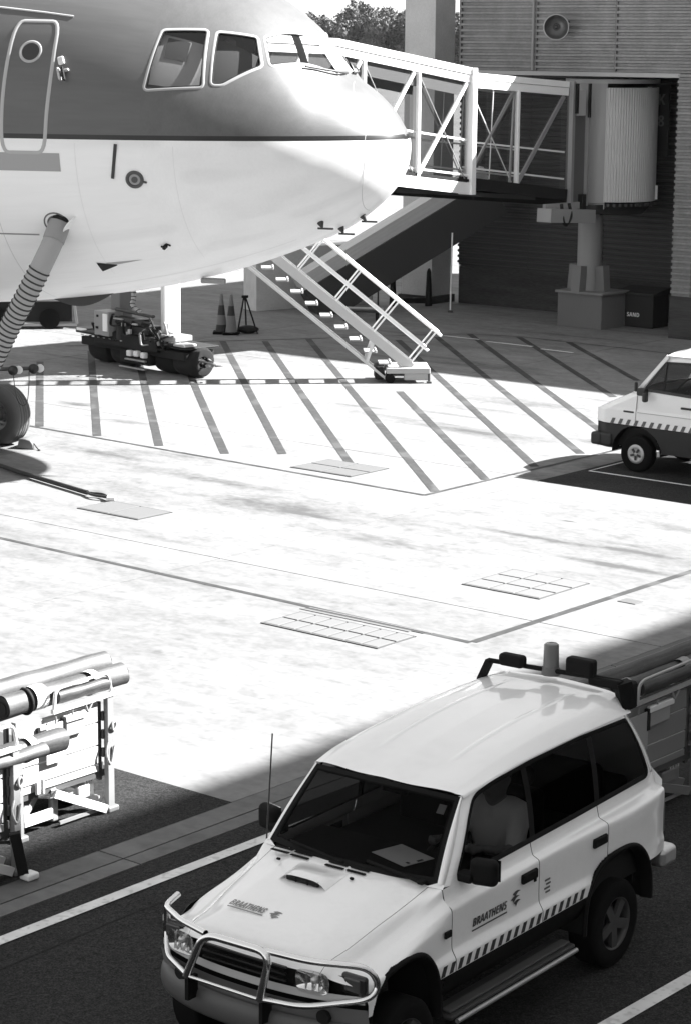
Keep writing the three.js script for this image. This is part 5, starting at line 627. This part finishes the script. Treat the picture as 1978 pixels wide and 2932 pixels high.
{ // driver
  const t = thing('person', 'person in a pale short sleeved shirt sitting at the wheel of the white jeep', 'person'); inJeep(t, [.38, 0, 0]);
  const torso = [[[0, .98, .95], [0, 1.2, .9], .15, .15], [[-.07, 1.2, .9], [-.1, 1.4, .92], .12, .09], [[.07, 1.2, .9], [.1, 1.4, .92], .12, .09], [[-.19, 1.41, .93], [.19, 1.41, .93], .06, .06]], armU = [[[.2, 1.4, .94], [.27, 1.18, 1.12], .06, .05], [[-.2, 1.4, .94], [-.26, 1.18, 1.12], .06, .05]];
  const body = [...torso, ...armU, [[.27, 1.18, 1.12], [.17, 1.27, 1.42], .043, .028], [[-.26, 1.18, 1.12], [-.17, 1.27, 1.42], .043, .028], [[0, 1.44, .93], [0, 1.54, .96], .055, .05], [[0, 1.6, .97], [0, 1.68, .965], .085, .092], [[0, 1.57, 1.0], [0, 1.56, 1.02], .06, .05], [[0, 1.625, 1.06], [0, 1.605, 1.075], .012, .016], [[.09, 1.62, .96], [.095, 1.64, .95], .015, .02], [[-.09, 1.62, .96], [-.095, 1.64, .95], .015, .02], [[.1, .96, .98], [.13, .95, 1.42], .09, .065], [[-.1, .96, .98], [-.13, .95, 1.42], .09, .065], [[.13, .95, 1.42], [.13, .66, 1.75], .06, .04], [[-.13, .95, 1.42], [-.13, .66, 1.75], .06, .04]];
  obj('body', figure(body, .016), M(.2, .6), t);
  for (const s of [1, -1]) { const px = s * .17, b = [[[px, 1.27, 1.42], [px - s * .0, 1.285, 1.5], .03, .034]]; [[.02, .062], [.008, .07], [-.006, .066], [-.02, .052]].forEach(([d, L]) => { b.push([[px + s * .012, 1.29 + d, 1.51], [px - s * .01, 1.305 + d, 1.51 + L * .6], .009, .0085], [[px - s * .01, 1.305 + d, 1.51 + L * .6], [px - s * .04, 1.295 + d, 1.5 + L * .6], .0085, .007]); }); b.push([[px - s * .02, 1.3, 1.46], [px - s * .045, 1.315, 1.49], .011, .008]); obj('hand', figure(b, .005, .004), M(.2, .6), t); }
  obj('shirt', figure([...torso.map(([p, q, a, c]) => [p, q, a + .014, c + .014]), ...armU.map(([p, q]) => [p, V(...p).lerp(V(...q), .85).toArray(), .078, .072])], .016), M(.6, .8), t);
  obj('hair', figure([[[0, 1.69, .94], [0, 1.71, .95], .093, .09], [[0, 1.62, .9], [0, 1.68, .91], .075, .085]], .012), M(.05, .9), t);
  obj('trousers', figure(body.slice(14).map(([p, q, a, c]) => [p, q, a + .012, c + .012]), .018), M(.03, .9), t);
}
// ------------------------------------------------------------------ the minibus at the right edge (local z forward, x = its left side, towards the camera)
{
  const yawV = Math.atan2(-.769, -.639), t = thing('minibus', 'white minibus with a hazard striped band and dark lower body, cut by the right edge', 'minibus', [5.228, 0, -37.294], yawV);
  const paint = M(.74, .35, 0, { clearcoat: 1, clearcoatRoughness: .08 }), lower = M(.02, .7), trim = M(.015, .6);
  const Lr = -3.9; // rear end
  // outline of the side, [z, u], above the dark band
  const noseTop = [[.8, .98], [.74, 1.02], [.47, 1.165], [.08, 1.335], [-.03, 1.375]];
  const lw = u => .82 - .0 - (u > 1.3 ? .16 * Math.pow((u - 1.3) / .65, 1.1) : 0) - (u < .8 ? .0 : 0);
  const zFront = u => u < .98 ? .8 - .05 * (u - .76) : u < 1.375 ? lerp(.8, -.03, Math.pow((u - .98) / .395, 1.02)) : lerp(-.03, -.47, (u - 1.375) / .56);
  const winL = roundPoly([[-.12, 1.365], [-.45, 1.835], [-1.1, 1.86], [-1.1, 1.33]], .04, 4, 5), w2 = roundPoly([[-1.22, 1.33], [-1.22, 1.86], [-2.3, 1.86], [-2.3, 1.33]], .06, 4, 5), w3 = roundPoly([[-2.42, 1.33], [-2.42, 1.86], [-3.6, 1.86], [-3.6, 1.33]], .06, 4, 5), wins = [winL, w2, w3];
  const arch = [[0, .3, .46], [-2.55, .3, .46]], inA = (z, u) => arch.some(([c, y, r]) => Math.hypot(z - c, u - y) < r);
  const flip = (s, g) => { g = g.clone(); if (s < 0) { g.scale(-1, 1, 1); const id = g.index; for (let i = 0; i < id.count; i += 3) { const a = id.getX(i + 1); id.setX(i + 1, id.getX(i + 2)); id.setX(i + 2, a); } } return g; };
  const P = (u, v) => { const y = lerp(.765, 1.94, v), z = lerp(Lr, zFront(y), u); const cr = .012 * sm(1.03, 1.0, y); const fz = zFront(y) - z; return V(lw(y) + cr - .08 * sm(.22, 0, fz) * (y < 1.3 ? 1 : .5) - .06 * sm(.2, 0, z - Lr), y, z); };
  const Q = (u, v) => { const y = lerp(.35, .755, v), z = lerp(Lr, .78, u); return V(.83 - .07 * sm(.22, 0, .78 - z) - .05 * (1 - v), y, z); };
  for (const s of [1, -1]) {
    obj('body_side', flip(s, grid(260, 70, P, (u, v) => { const p = P(u, v); return wins.some(w => inPoly(p.z, p.y, w)) || inA(p.z, p.y); })), paint, t);
    obj('lower_side', flip(s, grid(200, 24, Q, (u, v) => { const p = Q(u, v); return inA(p.z, p.y); })), lower, t);
    for (const w of wins) { const n = w.length; obj('window_seal', flip(s, grid(n, 1, (u, v) => { const i = Math.round(u * n) % n, q = offsetPoly(w, v ? -.03 : .012)[i]; return V(lw(q[1]) + .016 - .02 * v, q[1], q[0]); })), trim, t); let cz = 0, cy = 0; w.forEach(p => { cz += p[0] / n; cy += p[1] / n; }); obj('side_window', flip(s, grid(n, 2, (u, v) => { const q = w[Math.round(u * n) % n]; const y = lerp(cy, q[1], v); return V(lw(y) - .004, y, lerp(cz, q[0], v)); })), carGlass, t); }
    for (let k = 0; k < 15; k++) { const z = .6 - k * .148 - (k > 0 ? 0 : 0), x = .838; const g = new THREE.BufferGeometry(), e = k === 0 ? .03 : 0; g.setAttribute('position', new THREE.Float32BufferAttribute([x - e, .858, z, x - e, .858, z - .06, x - e, .768, z - .02, x - e, .768, z + .045], 3)); g.setIndex([0, 1, 2, 0, 2, 3]); g.computeVertexNormals(); obj('hazard_stripe', flip(s, g), M(.1, .6), t); }
    obj('door_mirror', [rb(s * .95, 1.27, -.23, .1, .15, .08, .03), rb(s * .86, 1.34, -.12, .14, .12, .16, .03), rb(s * .9, 1.42, -.02, .05, .16, .05, .02)], trim, t); obj('side_lamp', rb(s * .815, .975, .45, .03, .025, .09, .01), trim, t); obj('side_vent', rb(s * .832, .985, .15, .02, .03, .2, .01), trim, t); obj('door_handle', rb(s * .836, 1.145, -.93, .02, .035, .2, .012), trim, t);
    obj('door_gap', [beam([s * .822, 1.34, -.008], [s * .836, .83, .02], .012, .008), beam([s * .836, .99, -.02], [s * .836, .99, -2.2], .006, .008)], M(.3, .6), t);
    obj('quarter_bar', beam([s * (lw(1.6) - .0), 1.37, -.46], [s * (lw(1.8) + .0), 1.84, -.47], .02, .03), trim, t);
    for (const [c] of arch) { const w = new THREE.Group(); w.name = 'wheel'; w.position.set(s * .72, .3, c); w.rotation.z = -s * Math.PI / 2; t.add(w); obj('tyre', lathe([[.15, -.09], [.24, -.1], [.29, -.085], [.3, -.05], [.3, .05], [.29, .085], [.24, .1], [.15, .09]], 36), rubber, w); const hub = [lathe([[0, .1], [.03, .1], [.05, .085], [.1, .095], [.13, .105], [.16, .09], [.17, .06]], 30).toNonIndexed()]; obj('hubcap', hub, M(.42, .4, .5), w); for (let k = 0; k < 5; k++) { const a = k * 1.2566; obj('hub_slot', beam([.03 * Math.cos(a), .102, .03 * Math.sin(a)], [.1 * Math.cos(a), .104, .1 * Math.sin(a)], .035, .012), M(.03, .5), w); } }
    obj('wheel_housing', arch.map(([c, y, r]) => { const g = grid(24, 1, (u, v) => { const a = u * Math.PI; return V(s * lerp(.82, .4, v), y + r * Math.sin(a), c + r * Math.cos(a)); }); return g; }), black, t);
  }
  const zTop = y => zFront(y);
  obj('bonnet', grid(24, 16, (u, v) => { const l = lerp(-1, 1, u), y = lerp(.98, 1.375, v), x = P(1, (y - .765) / 1.175).x; return V(l * x, y + .02 * (1 - l * l), zFront(y) + .09 * (1 - l * l)); }), paint, t);
  obj('front_panel', grid(24, 8, (u, v) => { const l = lerp(-1, 1, u), y = lerp(.765, .98, v), x = P(1, (y - .765) / 1.175).x; return V(l * x, y, zFront(y) + .09 * (1 - l * l)); }), paint, t);
  obj('lower_front', grid(24, 6, (u, v) => { const l = lerp(-1, 1, u); return V(l * .76, lerp(.35, .765, v), .78 + .09 * (1 - l * l)); }), lower, t);
  obj('windscreen', grid(24, 10, (u, v) => { const l = lerp(-1, 1, u), y = lerp(1.4, 1.9, v), x = lw(y) - .05; return V(l * x, y, zFront(y) + .1 * (1 - l * l)); }), carGlass, t);
  for (const s of [1, -1]) obj('screen_pillar', beam([s * (lw(1.38) - .03), 1.375, -.02], [s * (lw(1.92) - .02), 1.93, -.455], .06, .06), paint, t);
  obj('roof', grid(40, 40, (u, v) => { const l = lerp(-1, 1, u), z0 = -.46 + .1 * (1 - l * l), z = lerp(Lr + .05, z0, v), x = lw(1.94) + .006; const e = sm(0, .5, z0 - z); return V(l * x, 1.945 + (.17 * e + .02) * (1 - Math.pow(Math.abs(l), 2.6)) + .0, z); }), paint, t); obj('gutter', [1, -1].map(s => beam([s * (lw(1.94) + .012), 1.935, -.47], [s * (lw(1.94) + .012), 1.935, Lr + .1], .025, .02)), M(.45, .4), t);
  obj('rear_face', grid(10, 10, (u, v) => V(lerp(-.76, .76, u) * (v > .6 ? .9 : 1), lerp(.35, 2.0, v), Lr + .02)), paint, t); obj('bumper', [rb(0, .48, .76, 1.72, .21, .22, .05), rb(.78, .48, .62, .12, .21, .3, .04), rb(-.78, .48, .62, .12, .21, .3, .04)], trim, t); obj('tow_hook', rb(.55, .38, .5, .1, .06, .1, .01), M(.6, .4), t);
  const cab = new THREE.Group(); cab.name = 'cabin'; t.add(cab); obj('dashboard', rb(0, 1.28, -.25, 1.4, .2, .5, .06), black, cab); for (const l of [.4, -.4]) { obj('seat_back', rb(l, 1.35, -1.15, .48, .75, .14, .06), M(.03, .9), cab); obj('seat_cushion', rb(l, .98, -.9, .5, .15, .5, .05), M(.03, .9), cab); } obj('steering_wheel', new THREE.TorusGeometry(.2, .016, 8, 28).rotateX(-.6).translate(.4, 1.4, -.62), black, cab); obj('cabin_floor', bx(0, .7, -1.8, 1.5, .05, 3.8), black, cab); obj('door_card', [bx(.74, 1.1, -.6, .03, .5, 1.0), bx(-.74, 1.1, -.6, .03, .5, 1.0)], black, cab); obj('partition', bx(0, 1.35, -1.6, 1.4, 1.0, .04), M(.03, .9), cab); obj('underbody', bx(0, .55, -1.5, 1.3, .35, 4.2), black, cab);
}
// ------------------------------------------------------------------ baggage carts (local x along the road, local z towards the road; origin at the right foot)
const rollMat = M(1, .55, 0, { map: greyTex(256, 256, (u, v) => .05 + .035 * (vn(u * 6, v * 40, 81, 6) - .5) + .02 * (vn(u * 80, v * 80, 82, 80) - .5)) });
function roll(t, x0, x1, y, z, r, name = 'tarpaulin_roll') { // rolled tarpaulin: spiral end, slightly uneven skin
  seed = Math.floor((x0 * 71 + y * 53 + z * 31 + 900) * 100) >>> 0; const ph = rnd() * 6; const g = grid(40, 28, (u, v) => { const a = v * 6.2832, k = r * (1 + .05 * Math.sin(3 * a + ph) + .03 * Math.sin(u * 9 + a * 2) + .02 * Math.sin(u * 23 + ph)); return V(lerp(x0, x1, u), y + k * Math.cos(a), z + k * Math.sin(a)); }); obj(name, g, rollMat, t); for (const x of [x0, x1]) obj('roll_end', new THREE.TorusGeometry(r * .62, r * .34, 8, 24).scale(1, 1, .1).rotateY(Math.PI / 2).translate(x, y, z), M(.03, .8), t); }
function cart(label, o, dark, sh = 0, dy = 0) {
  const p = ab(o[0], o[1]), t = thing('baggage_cart', label, 'baggage cart', [p.x, 0, p.z], ROT);
  const wh = dark ? M(.25, .6) : white, tb = M(dark ? .15 : .6, .4); const board = dark ? M(.16, .6) : M(.36, .6), post = M(.2, .5), tube = M(dark ? .35 : .6, .4, .1), y0 = .385, y1 = 1.04, x0 = -1.1, hts = [y0, .46, .635, .85, y1];  // cart in shade gets darker copies of the colours, shade painted in
  for (let k = 0; k + 1 < hts.length; k++) obj('plank', rb((x0 - .05) / 2 - .02, (hts[k] + hts[k + 1]) / 2, -.05, -x0 - .1, hts[k + 1] - hts[k] - .012, .03, .006), board, t);
  for (const x of [0, x0]) { obj('corner_post', [beam([x, 0.03, 0], [x, 1.09, 0], .055, .07)], post, t); obj('post_back', beam([x - .06, .3, -.07], [x - .06, 1.03, -.07], .04, .03), M(.05, .6), t); obj('hook_ring', [new THREE.TorusGeometry(.04, .012, 6, 18).rotateY(.4).translate(x + .035, .8, .03)], post, t); obj('strap', [pipe([[x - .03, .66, .02], [x - .06, .56, .03], [x - .01, .46, .03], [x + .02, .62, .045]], .01)], M(.3, .6), t); obj('post_foot', rb(x, .03, 0, .14, .06, .12, .02), M(.15, .6), t); }
  for (let k = 0; k < 3; k++) obj('post_slot', rb(-.045, .56 + k * .17, -.03, .03, .09, .03, .01), M(.06, .6), t);
  obj('bed', [bx(-.55, .42, -.95, 1.1, .06, 1.75), bx(-.55, .36, -.08, 1.08, .06, .06)], M(.05, .7), t); if (!dark) obj('far_board', rb(-.55, .72, -1.82, 1.1, .64, .03, .006), board, t);
  for (const x of [-.12, -.98]) for (const z of [-.45, -1.5]) { const w = new THREE.Group(); w.name = 'wheel'; w.position.set(x, .2, z); t.add(w); obj('tyre', lathe([[.1, -.06], [.17, -.065], [.2, -.04], [.2, .04], [.17, .065], [.1, .06]], 28).rotateZ(Math.PI / 2), rubber, w); obj('rim', lathe([[0, .05], [.05, .05], [.1, .03], [.1, -.03], [0, -.05]], 20).rotateZ(Math.PI / 2), greyMetal, w); }
  obj('tow_bar', beam([-.08, .05, .03], [-.66, .33, -.02], .05, .075), tb, t); obj('tow_bar', beam([-.04, .1, -.12], [-.58, .36, -.18], .045, .06), tb, t); obj('tow_cross', beam([-.66, .33, -.02], [-.58, .36, -.18], .05, .06), M(.4, .4), t);
  obj('axle_frame', [beam([-1.05, .2, -.02], [-.62, .27, -.3], .05, .09), beam([-.62, .05, .0], [-.05, .05, .0], .02, .03), rb(-.6, .15, -.1, .08, .22, .06, .02)], M(.2, .5), t); obj('side_plate', [rb(-.83, .14, -.05, .34, .1, .03, .01)], dark ? tb : M(.7, .5), t); obj('brake_box', [rb(-.2, .22, -.14, .2, .13, .1, .02)], dark ? tb : M(.65, .5), t); for (let k = 0; k < 4; k++) obj('brake_fin', rb(-.2 + k * .03, .31, -.13, .014, .06, .06, .004), M(.5, .5), t);
  // rack of bent tube with rolled tarpaulins
  obj('rack_hoop', bent([[-.68, 1.1, .02], [-.66, 1.29, .02], [-.02, 1.31, .02], [.02, 1.1, .02]], .016, .07, false, 8), tube, t); obj('rack_rail', beam([-.7, 1.09, .02], [.05, 1.105, .02], .04, .035), tube, t); obj('rack_rail', beam([-1.12, 1.06, -.25], [.05, 1.1, -.25], .04, .04), M(.08, .6), t);
  roll(t, -1.12 + sh, .33 + sh, 1.19 + dy, -.16, .1); if (!dy) roll(t, -1.16 + sh, .24 + sh, 1.3, -.28, .095); roll(t, -.62 + sh, sh, 1.2 + dy, -.02, .06, 'tarpaulin_roll'); obj('roll_mouth', new THREE.CylinderGeometry(.07, .05, .03, 20).rotateZ(Math.PI / 2).translate(-1.125 + sh, 1.18 + dy, -.16), M(.006, .9), t);
  obj('tie_band', [new THREE.TorusGeometry(.108, .018, 6, 28).rotateY(Math.PI / 2).translate(-.86 + sh, 1.19 + dy, -.16)], black, t); obj('tie_band', [new THREE.CylinderGeometry(.112, .112, .09, 28, 1, true).rotateZ(Math.PI / 2).rotateY(.2).translate(-.1 + sh, 1.2 + dy, -.14)], wh, t); obj('tie_band', [new THREE.CylinderGeometry(.112, .112, .14, 28, 1, true).rotateZ(Math.PI / 2).translate(-.74 + sh, 1.2 + dy, -.15)], wh, t);
  obj('pocket', [rb(-.42, .9, -.01, .22, .16, .04, .01)], M(.25, .6), t); obj('pocket_lid', [rb(-.41, .985, .0, .27, .06, .06, .012)], M(.6, .5), t); obj('pocket_side', bx(-.55, .9, 0, .03, .2, .05), black, t);
  obj('document_plate', [rb(-.66, .8, .01, .22, .36, .012, .008)], wh, t); obj('latch', [bx(-.83, .87, -.02, .03, .2, .02)], black, t); obj('hanger', [rod([-.46, 1.06, .02], [-.46, .99, .02], .008), rod([-.66, 1.04, .02], [-.66, .98, .02], .008), bent([[-.3, 1.07, .02], [-.28, 1.0, .03], [-.22, 1.07, .02]], .01, .02)], M(.2, .5), t); obj('catch', [rb(-.86, .43, -.01, .05, .12, .03, .01), rb(-.8, .43, -.01, .03, .14, .03, .01)], M(.35, .5), t);
  return t;
}
cart('pale baggage cart with rolled tarpaulins on its rack, standing at the left before the jeep', [-14.2585, 13.855]);
{ const c = cart('baggage cart cut by the left edge, nearest to the road, with a black leg', [-13.7, 12.22], false, .36, -.2); obj('prop_leg', [beam([-.12, .42, .12], [-.07, .06, .16], .07, .09)], M(.003, 1), c); obj('prop_foot', rb(-.03, .04, .19, .13, .06, .12, .02), M(.7, .5), c); }
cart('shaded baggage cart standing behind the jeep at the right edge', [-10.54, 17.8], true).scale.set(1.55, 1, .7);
renderer.render(scene, camera);
